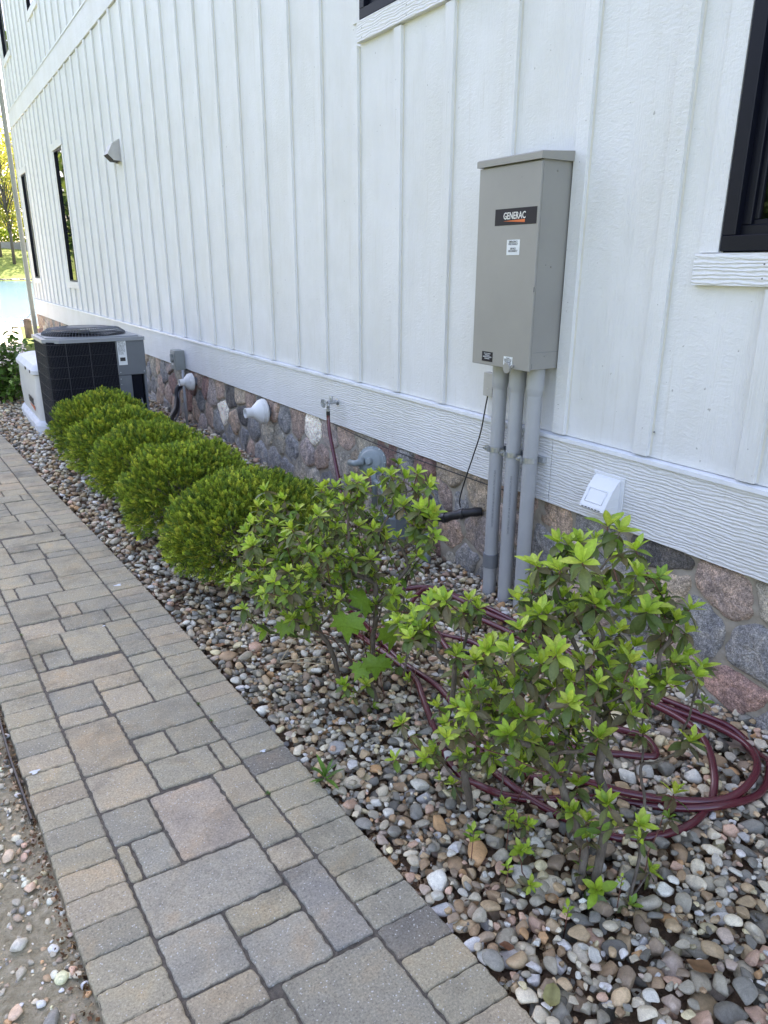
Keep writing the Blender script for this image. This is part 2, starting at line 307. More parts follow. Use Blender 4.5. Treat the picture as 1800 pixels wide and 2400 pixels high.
SHRUB_C=[(-1.212, 2.222, 0.72, 0.81), (-1.155, 2.193, 0.686, 0.79), (-1.215, 2.285, 0.645, 0.77), (-1.202, 2.206, 0.668, 0.75), (-1.202, 2.168, 0.651, 0.88), (-1.138, 2.133, 0.661, 0.74), (-1.204, 2.319, 0.578, 0.71), (-1.227, 2.101, 0.637, 0.79), (-1.357, 2.024, 0.66, 0.82), (-1.242, 2.184, 0.626, 0.73), (-1.149, 2.28, 0.52, 0.84), (-1.255, 1.919, 0.683, 0.91), (-1.191, 2.381, 0.459, 0.68), (-1.245, 2.233, 0.497, 0.83), (-0.992, 2.233, 0.641, 0.71), (-1.107, 2.005, 0.766, 0.71), (-1.044, 2.027, 0.756, 0.71), (-1.082, 1.98, 0.732, 0.7), (-1.102, 1.871, 0.76, 0.69), (-0.985, 2.039, 0.727, 0.89), (-1.087, 1.81, 0.838, 0.75), (-0.949, 1.977, 0.791, 0.9), (-1.052, 1.834, 0.802, 0.84), (-1.083, 1.857, 0.751, 0.8), (-0.827, 2.075, 0.692, 0.83), (-0.942, 1.811, 0.785, 0.73), (-0.824, 1.982, 0.814, 0.71), (-0.983, 1.784, 0.848, 0.85), (-0.927, 1.791, 0.828, 0.83), (-0.923, 1.73, 0.857, 0.69), (-0.893, 1.716, 0.827, 0.73), (-0.737, 1.986, 0.706, 0.75), (-0.864, 1.93, 0.687, 0.85), (-0.974, 1.638, 0.779, 0.91), (-0.934, 1.954, 0.649, 0.7), (-0.874, 2.16, 0.547, 0.87), (-1.027, 1.815, 0.672, 0.76), (-1.175, 1.897, 0.72, 0.82), (-1.132, 1.94, 0.689, 0.71), (-1.056, 2.198, 0.546, 0.87), (-1.079, 2.047, 0.57, 0.8), (-0.824, 1.912, 0.586, 0.85), (-0.891, 1.753, 0.65, 0.68), (-0.947, 1.675, 0.715, 0.89), (-0.939, 1.965, 0.547, 0.67), (-1.131, 2.107, 0.55, 0.82), (-1.181, 2.029, 0.548, 0.7), (-1.231, 1.854, 0.624, 0.76), (-1.043, 2.006, 0.521, 0.71), (-1.154, 1.882, 0.582, 0.71), (-1.085, 1.847, 0.58, 0.79), (-1.085, 1.858, 0.539, 0.76), (-0.978, 2.212, 0.342, 0.84), (-0.934, 1.995, 0.414, 0.7), (-0.953, 1.974, 0.461, 0.84), (-0.82, 1.895, 0.466, 0.72), (-1.303, 1.847, 0.577, 0.69), (-1.297, 2.193, 0.47, 0.76), (-1.301, 2.044, 0.525, 0.74), (-1.263, 2.291, 0.385, 0.71), (-1.318, 2.061, 0.479, 0.9), (-1.202, 2.148, 0.494, 0.91), (-1.355, 1.835, 0.563, 0.86), (-1.269, 1.987, 0.479, 0.81), (-1.212, 2.351, 0.3, 0.76), (-1.305, 1.851, 0.509, 0.89), (-1.083, 2.097, 0.35, 0.69), (-1.231, 1.878, 0.427, 0.77), (-1.357, 1.905, 0.501, 0.77), (-1.319, 1.966, 0.435, 0.68), (-1.146, 2.23, 0.225, 0.8), (-1.215, 2.05, 0.298, 0.69), (-0.983, 1.77, 0.489, 0.81), (-0.771, 2.054, 0.239, 0.88), (-1.007, 1.715, 0.427, 0.81), (-0.956, 1.939, 0.155, 0.77), (-0.823, 1.96, 0.06, 0.9), (-1.026, 1.865, 0.086, 0.88), (-1.134, 1.82, 0.146, 0.75), (-1.212, 1.935, 0.337, 0.87), (-1.229, 1.929, 0.535, 0.69), (-1.213, 1.874, 0.541, 0.78), (-1.187, 2.064, 0.52, 0.69), (-1.251, 2.127, 0.601, 0.72), (-1.089, 1.878, 0.649, 0.7), (-0.956, 1.851, 0.61, 0.86), (-0.941, 2.033, 0.649, 0.83), (-0.847, 2.014, 0.678, 0.78), (-0.979, 2.143, 0.589, 0.91), (-1.209, 2.251, 0.363, 0.74), (-1.119, 2.172, 0.36, 0.7)]
STONES=[(6.512, 0.416, 'r'), (6.152, 0.415, 'p'), (5.883, 0.409, 'd'), (5.634, 0.446, 't'), (5.416, 0.44, 'p'), (6.709, 0.245, 'b'), (6.445, 0.143, 'p'), (6.101, 0.243, 'w'), (5.814, 0.184, 'o'), (5.604, 0.285, 'd'), (5.421, 0.226, 'b'), (5.119, 0.248, 'g'), (4.807, 0.386, 'b'), (4.576, 0.405, 'p'), (4.325, 0.397, 'w'), (4.104, 0.396, 'v'), (3.876, 0.422, 'p'), (3.655, 0.432, 'g'), (3.387, 0.437, 'r'), (4.709, 0.187, 'b'), (4.429, 0.212, 'v'), (4.197, 0.233, 'p'), (5.626, 0.088, 'b'), (5.498, 0.01, 'p'), (5.277, -0.006, 'b'), (4.998, 0.042, 'b'), (3.902, 0.276, 'g'), (4.024, 0.209, 'v'), (3.761, 0.3, 't'), (3.216, 0.45, 'b'), (3.063, 0.433, 'r'), (2.788, 0.428, 't'), (2.59, 0.416, 't'), (2.823, 0.344, 'p'), (2.955, 0.276, 'b'), (2.735, 0.353, 'b'), (2.799, 0.15, 'p'), (2.577, 0.229, 'v'), (2.652, 0.022, 'b'), (2.812, -0.035, 'g'), (2.932, 0.003, 'r'), (2.535, -0.05, 'b'), (2.057, 0.441, 'o'), (1.878, 0.454, 'b'), (2.088, 0.305, 'b'), (1.952, 0.295, 'g'), (1.542, 0.45, 'd'), (1.746, 0.339, 'b'), (1.514, 0.349, 't'), (1.26, 0.418, 'P'), (1.343, 0.26, 'b'), (1.147, 0.238, 'b'), (1.166, 0.073, 'R'), (2.307, 0.322, 'v'), (2.319, 0.129, 'b'), (2.168, 0.038, 'g'), (1.851, 0.166, 'p'), (1.615, 0.19, 'b'), (1.455, 0.155, 'p'), (1.05, -0.022, 'b'), (3.4, 0.27, 'b'), (3.178, 0.252, 'v'), (3.594, 0.032, 'g'), (3.131, 0.091, 'p'), (3.304, -0.094, 'b')]

# ================= SETTING =================
XS=[-1,.7,1.3,2.1,3.06,3.9,5.03,5.98,6.73,7.35,9,12,14]; XE=[-1.2,-1.297,-1.327,-1.361,-1.398,-1.443,-1.516,-1.56,-1.60,-1.64,-1.75,-1.95,-2.1]
def xr(y): return float(np.interp(y,XS,XE))
WZ=-.75; SHORE=21.5
def sheet(name,x0,x1,y0,y1,z,mat,nx=1,ny=1,noise=0,kind='structure'):
    xs=np.linspace(x0,x1,nx+1); ys=np.linspace(y0,y1,ny+1); X,Y=np.meshgrid(xs,ys); Z=np.full_like(X,z)
    if noise: Z+= noise*(np.sin(X*7.1+Y*3.3)+np.sin(X*17.3-Y*11.9)*.6+rng.normal(0,.5,X.shape))
    V=np.stack([X,Y,Z],-1).reshape(-1,3); f=[]
    n=nx+1
    i=np.arange(nx)[None,:]+np.arange(ny)[:,None]*n; i=i.ravel()
    Fc=np.stack([i,i+1,i+n+1,i+n],-1)
    o=np_mesh(name,V,Fc,mat); return props(o,kind=kind)
sheet('ground',-60,70,-40,SHORE,-.075,M_GRASSG,1,1)
sheet('pebble_bed_soil',-2.2,.1,-.6,11,-.052,M_SOIL,60,300,.0035)
sheet('dirt',-5,-1.9,-1.5,11,-.030,M_SAND,150,500,.0032)
# lawn beyond, sunlit
def water_mat():
    m=NT('lake_water'); m.base(m.ramp(m.noise(.35,4,.6,m.coord((1,.25,1))),[(.3,(.035,.14,.23)),(.7,(.07,.20,.30))])); m.set(Roughness=.12)
    m.bump(m.noise(2.6,5,.65,m.coord((1,.55,1))),1.0,.12); return m.m
props(sheet('lake',-120,260,SHORE-.1,125,WZ,water_mat()),kind='structure')
M_WALLST=mk_soil('seawall_concrete',[(.30,.28,.25),(.42,.40,.36)],6)
b=MB(); b.box(-60,70,SHORE-.15,SHORE+.1,WZ-1,-.06); props(b.build('seawall',M_WALLST),'pale concrete seawall along the near edge of the lake','seawall')
# deck
M_DECK=simple('bleached_deck_boards',(.50,.46,.38),.7,0,.12,3)
b=MB()
y=12.6; random.seed(3)
while y<SHORE+.3:
    b.box(-3.2,.26-(22.3-y)*.10,y,y+.135,-.06,-.02); y+=.143
props(b.build('lakeside_deck',M_DECK),'sun bleached plank deck beside the lake behind the house','deck')
# far bank
bx=[(118,WZ-.3),(120,WZ+.25),(121.5,WZ+.35),(126,.75),(132,3.0),(138,4.0),(160,4.4),(300,6)]
V=[];Fc=[]
for i,(yy,zz) in enumerate(bx):
    for j,xx in enumerate(np.linspace(-80,240,81)): V.append((xx,yy,zz+(.15*math.sin(xx*.7)+.1*math.sin(xx*1.9) if i>1 else 0)))
for i in range(len(bx)-1):
    for j in range(80): a=i*81+j; Fc.append((a,a+1,a+82,a+81))
props(np_mesh('far_bank',V,Fc,M_BANK),kind='structure')
# riprap edge
b=MB(); random.seed(2); v42,f42=ico(1)
for i in range(260):
    xx=-5+i*.12+random.uniform(-.05,.05); s=random.uniform(.18,.34); c=random.choice([(.10,.10,.11),(.35,.34,.32),(.5,.49,.46),(.06,.06,.07)])
    b.add([(xx+p[0]*s,119.8+random.uniform(-.1,.1)+p[1]*s,WZ+.12+p[2]*s*.7) for p in v42],f42.tolist(),0,(*c,1))
props(b.build('shoreline_riprap',M_PEB),'row of grey and white riprap stones along the far shore','riprap',kind='stuff')
b=MB(); b.box(-10,45,137.2,137.6,3.4,4.9); props(b.build('retaining_wall',simple('far_wall_grey',(.30,.29,.28),.8,0,.2,.8)),'long grey retaining wall on the far bank below a hedge','retaining wall')
# ---- trees
LQ=np.array([[-.5,0,0],[0,-.32,.06],[.5,0,0],[0,.32,.06]])
def quads(P,size,cols,sizev=.4,flat=0):
    n=len(P); A=rng.normal(size=(n,3)); A/=np.linalg.norm(A,axis=1)[:,None]; B=rng.normal(size=(n,3)); B[:,2]*=1-flat; B-=A*(A*B).sum(1)[:,None]; B/=np.linalg.norm(B,axis=1)[:,None]; C=np.cross(A,B)
    s=size*(1+rng.uniform(-sizev,sizev,n))
    V=P[:,None,:]+s[:,None,None]*(LQ[None,:,0,None]*A[:,None,:]+LQ[None,:,1,None]*B[:,None,:]+LQ[None,:,2,None]*C[:,None,:])
    Fc=np.arange(n*4).reshape(n,4); return V.reshape(-1,3),Fc,np.repeat(cols,4,axis=0)
def pal(n,cols,jit=.12):
    c=np.array(cols)[rng.integers(0,len(cols),n)]; return np.clip(c*(1+rng.normal(0,jit,(n,1))),0.001,1)
def tree(name,x,y,z,h,r,label,cols,trunk_r=.16,crown0=.3,nl=2600,leaf=.5,group=None,nclump=26,cat='tree'):
    t=empty(name,(x,y,z),label,cat,group)
    b=MB(); tips=[]
    b.tube([(x,y,z-.2),(x+.05*h*.1,y,z+h*.3),(x-.02*h,y,z+h*.62),(x,y,z+h*.86)],[trunk_r,trunk_r*.8,trunk_r*.5,trunk_r*.15],8)
    cl=[]
    for i in range(nclump):
        q=random.uniform(0,2*PI); zz=random.uniform(crown0,1); rr=r*math.sqrt(max(.05,1-((zz-(crown0+.55*(1-crown0)))/(.62*(1-crown0)))**2))*random.uniform(.35,1)
        p=(x+math.cos(q)*rr,y+math.sin(q)*rr,z+zz*h); cl.append(p)
        zs=z+h*max(.22,zz-.25)
        b.tube([(x,y,zs),((x+p[0])/2,(y+p[1])/2,(zs+p[2])/2+.04*h),p],[trunk_r*.35,trunk_r*.22,trunk_r*.06],5)
    b.build('trunk',M_BARK,t)
    cl=np.array(cl); idx=rng.integers(0,len(cl),nl); rad=r*.34
    P=cl[idx]+rng.normal(0,1,(nl,3))*np.array([rad,rad,rad*.7])*.55
    V,Fc,C=quads(P,leaf,pal(nl,cols)); np_mesh('crown',V,Fc,M_TREEL,t,C,False); return t
YG=[(.48,.44,.05),(.38,.40,.05),(.58,.52,.09),(.28,.32,.05)]
DG=[(.05,.10,.02),(.08,.15,.03),(.12,.2,.04),(.03,.06,.015)]
GT='trees on the far bank'
tree('tree',12.2,128,1.6,18,3.4,'slim young tree with yellow spring leaves on the grass slope across the lake',YG,.24,.32,2600,.34,GT,34)
tree('tree',10.6,131,2.7,21,4.2,'taller dark trunked tree with yellow leaves left of the slim tree across the lake',YG,.42,.25,3600,.38,GT,40)
tree('tree',16.5,134,3.4,17,4.4,'yellow green tree half hidden behind the house corner across the lake',YG,.4,.2,2600,.4,GT)
for i,(xx,yy,hh) in enumerate([(4,150,20),(13,156,20),(20,150,17),(28,160,19)]):
    tree('tree',xx,yy,4.3,hh,6.5,['pale yellow tree in the back row beyond the left edge of the far wall','tall pale yellow tree in the back row behind the slim tree across the lake','back row yellow tree mostly hidden by the downspout','back row tree wholly behind the house across the lake'][i],YG+DG[2:3],.4,.12,2600,.62,GT)
# hedge over the far wall
P=np.stack([rng.uniform(-8,42,9000),rng.normal(139.2,.7,9000),4.6+rng.uniform(0,1,9000)**.8*2.3+rng.normal(0,.15,9000)],-1)
V,Fc,C=quads(P,.42,pal(9000,[(.34,.42,.04),(.26,.36,.04),(.18,.28,.03)])); props(np_mesh('hedge',V,Fc,M_TREEL,None,C,False),'bright yellow green hedge on top of the far retaining wall','hedge')
# trees to the side, reflected in the panes
GS='trees along the near side of the lake'
lab=['broad green tree opposite the far windows reflected in their panes','green lakeside tree beyond the path seen only in window reflections','tall dark green tree across the path from the narrow windows','lone green tree by the seawall left of the deck']
for i,(xx,yy,hh) in enumerate([(-4.5,36,11),(-8.5,31,13),(-9,22,12),(-5.5,27,9)]):
    tree('tree',xx,yy,-.1,hh,3.4,lab[i],[(.14,.22,.03),(.22,.30,.05),(.08,.13,.02)],.25,.15,3000,.32,GS)
lab2=['dark evergreen facing the house wall from across the side yard','second dark evergreen across the side yard opposite the grey cabinet','third evergreen across the side yard opposite the round shrubs']
for i,(xx,yy,hh) in enumerate([(-10.5,-1.5,6.5),(-11.5,4,7),(-10.8,10,6.5)]):
    tree('evergreen_tree',xx,yy,-.1,hh,2.4,lab2[i],DG,.2,.05,2600,.3,'evergreens across the side yard',cat='tree')
# ---- dock piling, rail
b=MB(); b.lathe((-.035,18,-1.6),(0,0,1),[(0,.085),(1.9,.08),(1.935,.06),(1.94,.0)],14)
props(b.build('dock_piling',simple('weathered_piling',(.10,.08,.065),.85,0,.35,9,.6,60)),'short brown wooden piling at the right edge of the bright deck','post')
b=MB()
for z in (WZ+.62,WZ+.36): b.tube([(-1.5,25.0,z),(.85,25.0,z)],.03,8)
for x in (-1.4,-.3,.8): b.tube([(x,25,WZ-.5),(x,25,WZ+.66)],.035,8)
props(b.build('pier_rail',simple('white_pipe',(.66,.62,.60),.4)),'low white pipe rail standing in the lake beyond the deck','rail')
b=MB(); b.tube([(1.0+.33*math.cos(q),24.2+.05*math.sin(q),WZ+.55+.33*math.sin(q)) for q in np.linspace(0,2*PI,28)],.02,6,cap=False)
props(b.build('mooring_hoop',simple('grey_hoop',(.4,.4,.4),.4)),'thin grey hoop standing behind the wooden piling at the water','hoop')

# ================= HOUSE =================
house=empty('house',(0,8,0),'white board and batten house with a fieldstone foundation and black windows','house')
YN=-3.0; YF=16.6; ZS0,ZS1=.511,.797; PX=.019
WIN=[dict(y0=2.35,y1=3.645,z0=2.61,z1=4.3),   # raised window near the middle
     dict(y0=.1,y1=1.464,z0=1.494,z1=2.9),
     dict(y0=11.86,y1=12.49,z0=1.21,z1=3.02),
     dict(y0=15.5,y1=16.13,z0=1.21,z1=3.02),
     dict(y0=12.35,y1=13.12,z0=4.90,z1=6.4),
     dict(y0=15.4,y1=16.15,z0=4.90,z1=6.4)]
TOPZ=6.9
def cells(y0,y1,z0,z1,holes):
    ys=sorted({y0,y1}|{h['y0'] for h in holes if y0<h['y0']<y1}|{h['y1'] for h in holes if y0<h['y1']<y1})
    zs=sorted({z0,z1}|{h['z0'] for h in holes if z0<h['z0']<z1}|{h['z1'] for h in holes if z0<h['z1']<z1})
    for a,b2 in zip(ys,ys[1:]):
        for c,d in zip(zs,zs[1:]):
            ym,zm=(a+b2)/2,(c+d)/2
            if not any(h['y0']<ym<h['y1'] and h['z0']<zm<h['z1'] for h in holes): yield a,b2,c,d
holes=[dict(y0=h['y0'],y1=h['y1'],z0=h['z0'],z1=h['z1']) for h in WIN]
sb=MB(); cb=MB()
def batten_spans(z0,z1,y):
    segs=[(z0,z1)]
    for h in WIN:
        a,b2=h['z0']-.104,h['z1']+.115
        if h['y0']-.09<y+.032<h['y1']+.09:
            n=[]
            for s0,s1 in segs:
                if a<=s0 and b2>=s1: continue
                if b2<=s0 or a>=s1: n.append((s0,s1)); continue
                if a>s0: n.append((s0,a))
                if b2<s1: n.append((b2,s1))
            segs=n
    return segs
for (za,zb) in ((.808,3.846),(4.145,TOPZ)):
    for a,b2,c,d in cells(YN,YF,za,zb,holes): sb.box(PX,PX+.012,a,b2,c,d)
    for k in range(-13,37):
        y0=2.035+.4057*k
        if y0<YN or y0+.064>YF: continue
        for s0,s1 in batten_spans(za,zb,y0):
            sb.box(0.0,PX+.001,y0,y0+.064,s0+.003,s1,bev=.0012)
            cb.add([(PX-.0005,y0+.0,s0+.006),(PX-.0045,y0+.0005,s0+.006),(PX-.0005,y0-.006,s0+.006),(PX-.0005,y0,s1-.003),(PX-.0045,y0+.0005,s1-.003),(PX-.0005,y0-.006,s1-.003)],[(0,1,2),(3,5,4),(0,3,4,1),(1,4,5,2),(2,5,3,0)])
# nails
random.seed(9)
for (yy,zz) in [(1.30,1.46),(1.30,1.42),(1.49,1.45),(1.52,1.55),(1.50,1.72),(1.50,1.95),(1.485,2.2),(3.60,2.57),(3.60,2.53),(3.2,2.57),(3.2,2.53),(3.69,2.62),(3.69,2.5),(2.9,2.57),(2.9,2.53),(1.0,.62),(.9,.7),(2.0,.75),(2.45,.58),(2.55,.7),(2.56,.6),(3.3,.56),(1.62,.9)]: sb.lathe((-.0065 if zz>1.4 and (yy<1.46 or 2.8<yy<3.65) and zz<2.6 else (.0125 if zz>.8 else -.0005),yy,zz),(1,0,0),[(0,.0),(0,.0028),(.004,.0028)],8,1)
for k in range(-3,9):
    y0=2.035+.4057*k+.032
    for z in np.arange(.95,3.6,.41): sb.lathe((-.0004,y0+random.uniform(-.008,.008),z+random.uniform(-.05,.05)),(1,0,0),[(0,0),(0,.0016),(.002,.0016)],6,1)

sb.build('siding',[M_SIDE,simple('nail_head',(.18,.17,.16),.5)],house); cb.build('caulk_bead',M_CAULK,house)
# skirt boards and band boards with hairline seams
def boards(name,seams,z0,z1,x0):
    b=MB(); ss=[YN]+seams+[YF]
    for a,c in zip(ss,ss[1:]): b.box(x0,.03,a+.0015,c-.0015,z0,z1,bev=.0015)
    o=b.build(name,M_TRIM,house); return o
boards('skirt_board',[2.089,6.917,11.7],ZS0,ZS1,0.0)
boards('band_board',[4.8,9.5,14.2],3.852,4.135,-.001)
b=MB()
for z in (.7985,4.1365):
    b.add([(.03,YN,z),(-.007,YN,z),(-.007,YN,z+.003),(.03,YN,z+.0075),(.03,YF,z),(-.007,YF,z),(-.007,YF,z+.003),(.03,YF,z+.0075)],[(0,1,2,3),(4,7,6,5),(0,4,5,1),(1,5,6,2),(2,6,7,3),(3,7,4,0)])
    b.box(-.0085,-.007,YN,YF,z-.012,z+.003)
b.build('drip_cap',M_FLASH,house)
b=MB(); b.box(.031,.04,YN,YF,.512,.82); 
for a,b2,c,d in cells(YN,YF,.82,TOPZ,holes): b.box(.031,.04,a,b2,c,d)
b.box(.04,9,YN,YN+.02,-.2,TOPZ); b.box(.04,9,YF-.02,YF,-.2,TOPZ); b.box(8.98,9,YN+.02,YF-.02,-.2,TOPZ)
b.build('wall_shell',M_DARK,house)
b=MB(); b.box(0.0,.10,YF,YF+.019,ZS0,TOPZ); b.box(.10,9,YF,YF+.012,ZS0,TOPZ); b.build('corner_board',M_SIDE,house)
# roof with eaves
b=MB(); e=.45; hz=TOPZ
b.add([(-e,YN-e,hz),(9+e,YN-e,hz),(9+e,YF+e,hz),(-e,YF+e,hz),(-e,YN-e,hz+.2),(9+e,YN-e,hz+.2),(9+e,YF+e,hz+.2),(-e,YF+e,hz+.2),(4.5,YN+2,hz+2.6),(4.5,YF-2,hz+2.6)],[(0,3,2,1),(0,1,5,4),(1,2,6,5),(2,3,7,6),(3,0,4,7),(4,5,8),(5,6,9,8),(6,7,9),(7,4,8,9)])
b.build('roof',simple('roof_shingle_and_fascia',(.16,.15,.15),.8),house)
# windows
def glassmat(name,tint):
    m=NT(name); m.base((*tint,1)); m.set(Roughness=.012,IOR=1.52); return m.m
M_GL=glassmat('dark_window_glass',(.004,.006,.010))
m=NT('clear_window_glass'); gl=m.n('ShaderNodeBsdfGlossy'); gl.inputs['Roughness'].default_value=.01; gl.inputs['Color'].default_value=(.9,.95,1,1)
tr=m.n('ShaderNodeBsdfTransparent'); tr.inputs['Color'].default_value=(.55,.6,.62,1)
fr=m.n('ShaderNodeFresnel'); fr.inputs['IOR'].default_value=1.5; mx=m.n('ShaderNodeMixShader'); m.l(fr.outputs[0],mx.inputs[0]); m.l(tr.outputs[0],mx.inputs[1]); m.l(gl.outputs[0],mx.inputs[2]); m.l(mx.outputs[0],m.out.inputs['Surface'])
M_GLC=m.m
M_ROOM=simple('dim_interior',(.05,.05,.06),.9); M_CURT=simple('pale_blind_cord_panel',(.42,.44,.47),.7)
for i,h in enumerate(WIN):
    y0,y1,z0,z1=h['y0'],h['y1'],h['z0'],h['z1']
    g1=.004
    fb=MB(); fw=.045 if i<2 else .018; xo=0 if i<2 else -.022
    def ring(fb,a0,a1,b0,b1,wd,x0,x1,bev=.002):
        fb.box(x0,x1,a0,a1,b0,b0+wd,bev=bev); fb.box(x0,x1,a0,a1,b1-wd,b1,bev=bev)
        fb.box(x0,x1,a0,a0+wd,b0+wd,b1-wd,bev=bev); fb.box(x0,x1,a1-wd,a1,b0+wd,b1-wd,bev=bev)
    a0,a1,c0,c1=y0+g1,y1-g1,z0+g1,z1-g1
    ring(fb,a0,a1,c0,c1,fw,.004,.07+xo)
    if i<2: ring(fb,a0+fw-.001,a1-fw+.001,c0+fw-.001,c1-fw+.001,.03,.030,.068); ring(fb,a0+fw+.028,a1-fw-.028,c0+fw+.028,c1-fw-.028,.016,.042,.066)
    fr_=fb.build('window',M_BLK,house)
    gb=MB(); q=(fw+.03) if i<2 else fw-.002; gb.box(.052+xo,.058+xo,a0+q,a1-q,c0+q,c1-q)
    gb.build('pane',M_GLC if i in (1,) else M_GL,fr_)
    tb=MB()
    tz=.097
    ys0,ys1=(y0-.1,y1+(.073 if i==1 else .012 if i==0 else .085))
    if i==0: ys1=y1+.005
    tb.box(-.006,PX+.001,ys0,ys1,z0-tz,z0-.003,bev=.0015)
    if i>1:
        tb.box(-.004,PX+.001,y0-.09,y1+.09,z1+.003,z1+.1,bev=.0015); tb.box(.004,PX+.001,y0-.075,y0-.003,z0,z1,1,bev=.001); tb.box(.004,PX+.001,y1+.003,y1+.075,z0,z1,1,bev=.001)
    else:
        tb.box(.009,PX+.001,y1+.002,y1+.07,z0-.0,z1+.1,1,bev=.001); tb.box(.013,PX+.001,y0-.07,y0-.002,z0,z1+.1,1,bev=.001); tb.box(-.004,PX+.001,y0-.09,y1+.09,z1+.003,z1+.1,bev=.001)
    tb.build('sill',[M_TRIM,M_SIDE],fr_)
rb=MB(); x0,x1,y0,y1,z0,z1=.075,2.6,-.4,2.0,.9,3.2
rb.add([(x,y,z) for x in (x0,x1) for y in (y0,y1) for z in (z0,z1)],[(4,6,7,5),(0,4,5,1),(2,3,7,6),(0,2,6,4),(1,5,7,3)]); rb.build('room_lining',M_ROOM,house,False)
rb=MB()
for k,(yy,ww) in enumerate(((1.235,.022),(1.20,.02),(1.165,.012))): rb.box(.13+.03*k,.14+.03*k,yy,yy+ww,1.56,2.9)
rb.build('blind',M_CURT,house)
# ---- stone foundation
def clip(poly,n,d):
    out=[]
    for i in range(len(poly)):
        a,b2=poly[i],poly[(i+1)%len(poly)]; da=a[0]*n[0]+a[1]*n[1]-d; db=b2[0]*n[0]+b2[1]*n[1]-d
        if da<=0: out.append(a)
        if (da<0)!=(db<0) and da!=db:
            t=da/(da-db); out.append((a[0]+(b2[0]-a[0])*t,a[1]+(b2[1]-a[1])*t))
    return out
SC={'p':(.27,.19,.165),'P':(.25,.185,.17),'b':(.145,.165,.195),'d':(.085,.09,.105),'t':(.29,.235,.175),'o':(.33,.235,.175),'g':(.235,.23,.20),'w':(.46,.46,.43),'v':(.215,.185,.195),'r':(.20,.105,.105),'R':(.23,.125,.115)}
seeds=[(y,z,c) for y,z,c in STONES]
random.seed(21)
tries=0
while tries<9000:
    tries+=1
    yy=random.uniform(YN,YF); zz=random.uniform(-.12,.50)
    dm=.175 if (1.0<yy<6.8) else .19
    if all((yy-a)**2+((zz-b2)*1.15)**2>dm**2 for a,b2,_ in seeds if abs(yy-a)<.3): seeds.append((yy,zz,random.choice('pbvgtdborgbvp')))
sv=[];sf=[];sc=[]
NP=40
def bilerp_noise(p,q): 
    return .5*math.sin(p*61+q*23)+.3*math.sin(p*131-q*97+1.3)+.2*math.sin(q*171+p*37)
for i,(yy,zz,c) in enumerate(seeds):
    poly=[(yy-.4,-.22),(yy+.4,-.22),(yy+.4,.503),(yy-.4,.503)]
    for j,(y2,z2,_) in enumerate(seeds):
        if i==j or abs(y2-yy)>.7: continue
        n=(y2-yy,z2-zz); L=math.hypot(*n); n=(n[0]/L,n[1]/L); d=n[0]*(yy+y2)/2+n[1]*(zz+z2)/2-.0065
        poly=clip(poly,n,d)
        if len(poly)<3: break
    if len(poly)<3: continue
    cx=sum(p[0] for p in poly)/len(poly); cz=sum(p[1] for p in poly)/len(poly)
    # chaikin rounding, then polar resample
    for _ in range(3):
        q=[]
        for k in range(len(poly)):
            a,b2=poly[k],poly[(k+1)%len(poly)]; w0=(.10,.18,.25)[_]
            q+=[(a[0]*(1-w0)+b2[0]*w0,a[1]*(1-w0)+b2[1]*w0),(a[0]*w0+b2[0]*(1-w0),a[1]*w0+b2[1]*(1-w0))]
        poly=q
    per=[0]
    for k in range(len(poly)): a,b2=poly[k],poly[(k+1)%len(poly)]; per.append(per[-1]+math.dist(a,b2))
    ring=[]
    for k in range(NP):
        s=per[-1]*k/NP; j=max(t for t in range(len(poly)) if per[t]<=s); a,b2=poly[j],poly[(j+1)%len(poly)]; L=per[j+1]-per[j]; t=(s-per[j])/L if L else 0
        ring.append((a[0]*(1-t)+b2[0]*t,a[1]*(1-t)+b2[1]*t))
    ph=random.uniform(.016,.034); base=len(sv); tx,tz=random.uniform(-.08,.08),random.uniform(-.10,.06)
    col=np.array(SC[c]); col=(col*.55+col.mean()*.45)*random.uniform(.8,1.2)*1.8*np.array([1.11,1.0,.86])
    for li,(sc_,hh) in enumerate(((1.0,-.025),(1.0,.0),(.975,.35),(.93,.66),(.84,.86),(.66,.95),(.42,1.0),(.18,1.02))):
        for k,(py,pz) in enumerate(ring):
            jr=1+.020*math.sin(k*2.3+i)+.016*math.sin(k*5.1+i*2)+.02*math.sin(k*.9+i*3)
            a=cx+(py-cx)*sc_*jr; q=cz+(pz-cz)*sc_*jr; q=min(q,.505)
            hgt=hh*ph if hh>0 else hh
            if hh>0: hgt+= (bilerp_noise(a,q)*.0062+ tx*(a-cx)+tz*(q-cz))*min(1,hh)
            sv.append((.045-hgt if hh>0 else .045-hh,a,q)); sc.append(col)
    sv.append((.045-ph*1.02-bilerp_noise(cx,cz)*.0042,cx,cz)); sc.append(col); ctr=len(sv)-1
    for li in range(7):
        for k in range(NP):
            a=base+li*NP+k; b2=base+li*NP+(k+1)%NP; sf.append((a,b2,b2+NP,a+NP))
    for k in range(NP):
        a=base+7*NP+k; b2=base+7*NP+(k+1)%NP; sf.append((a,b2,ctr,ctr))
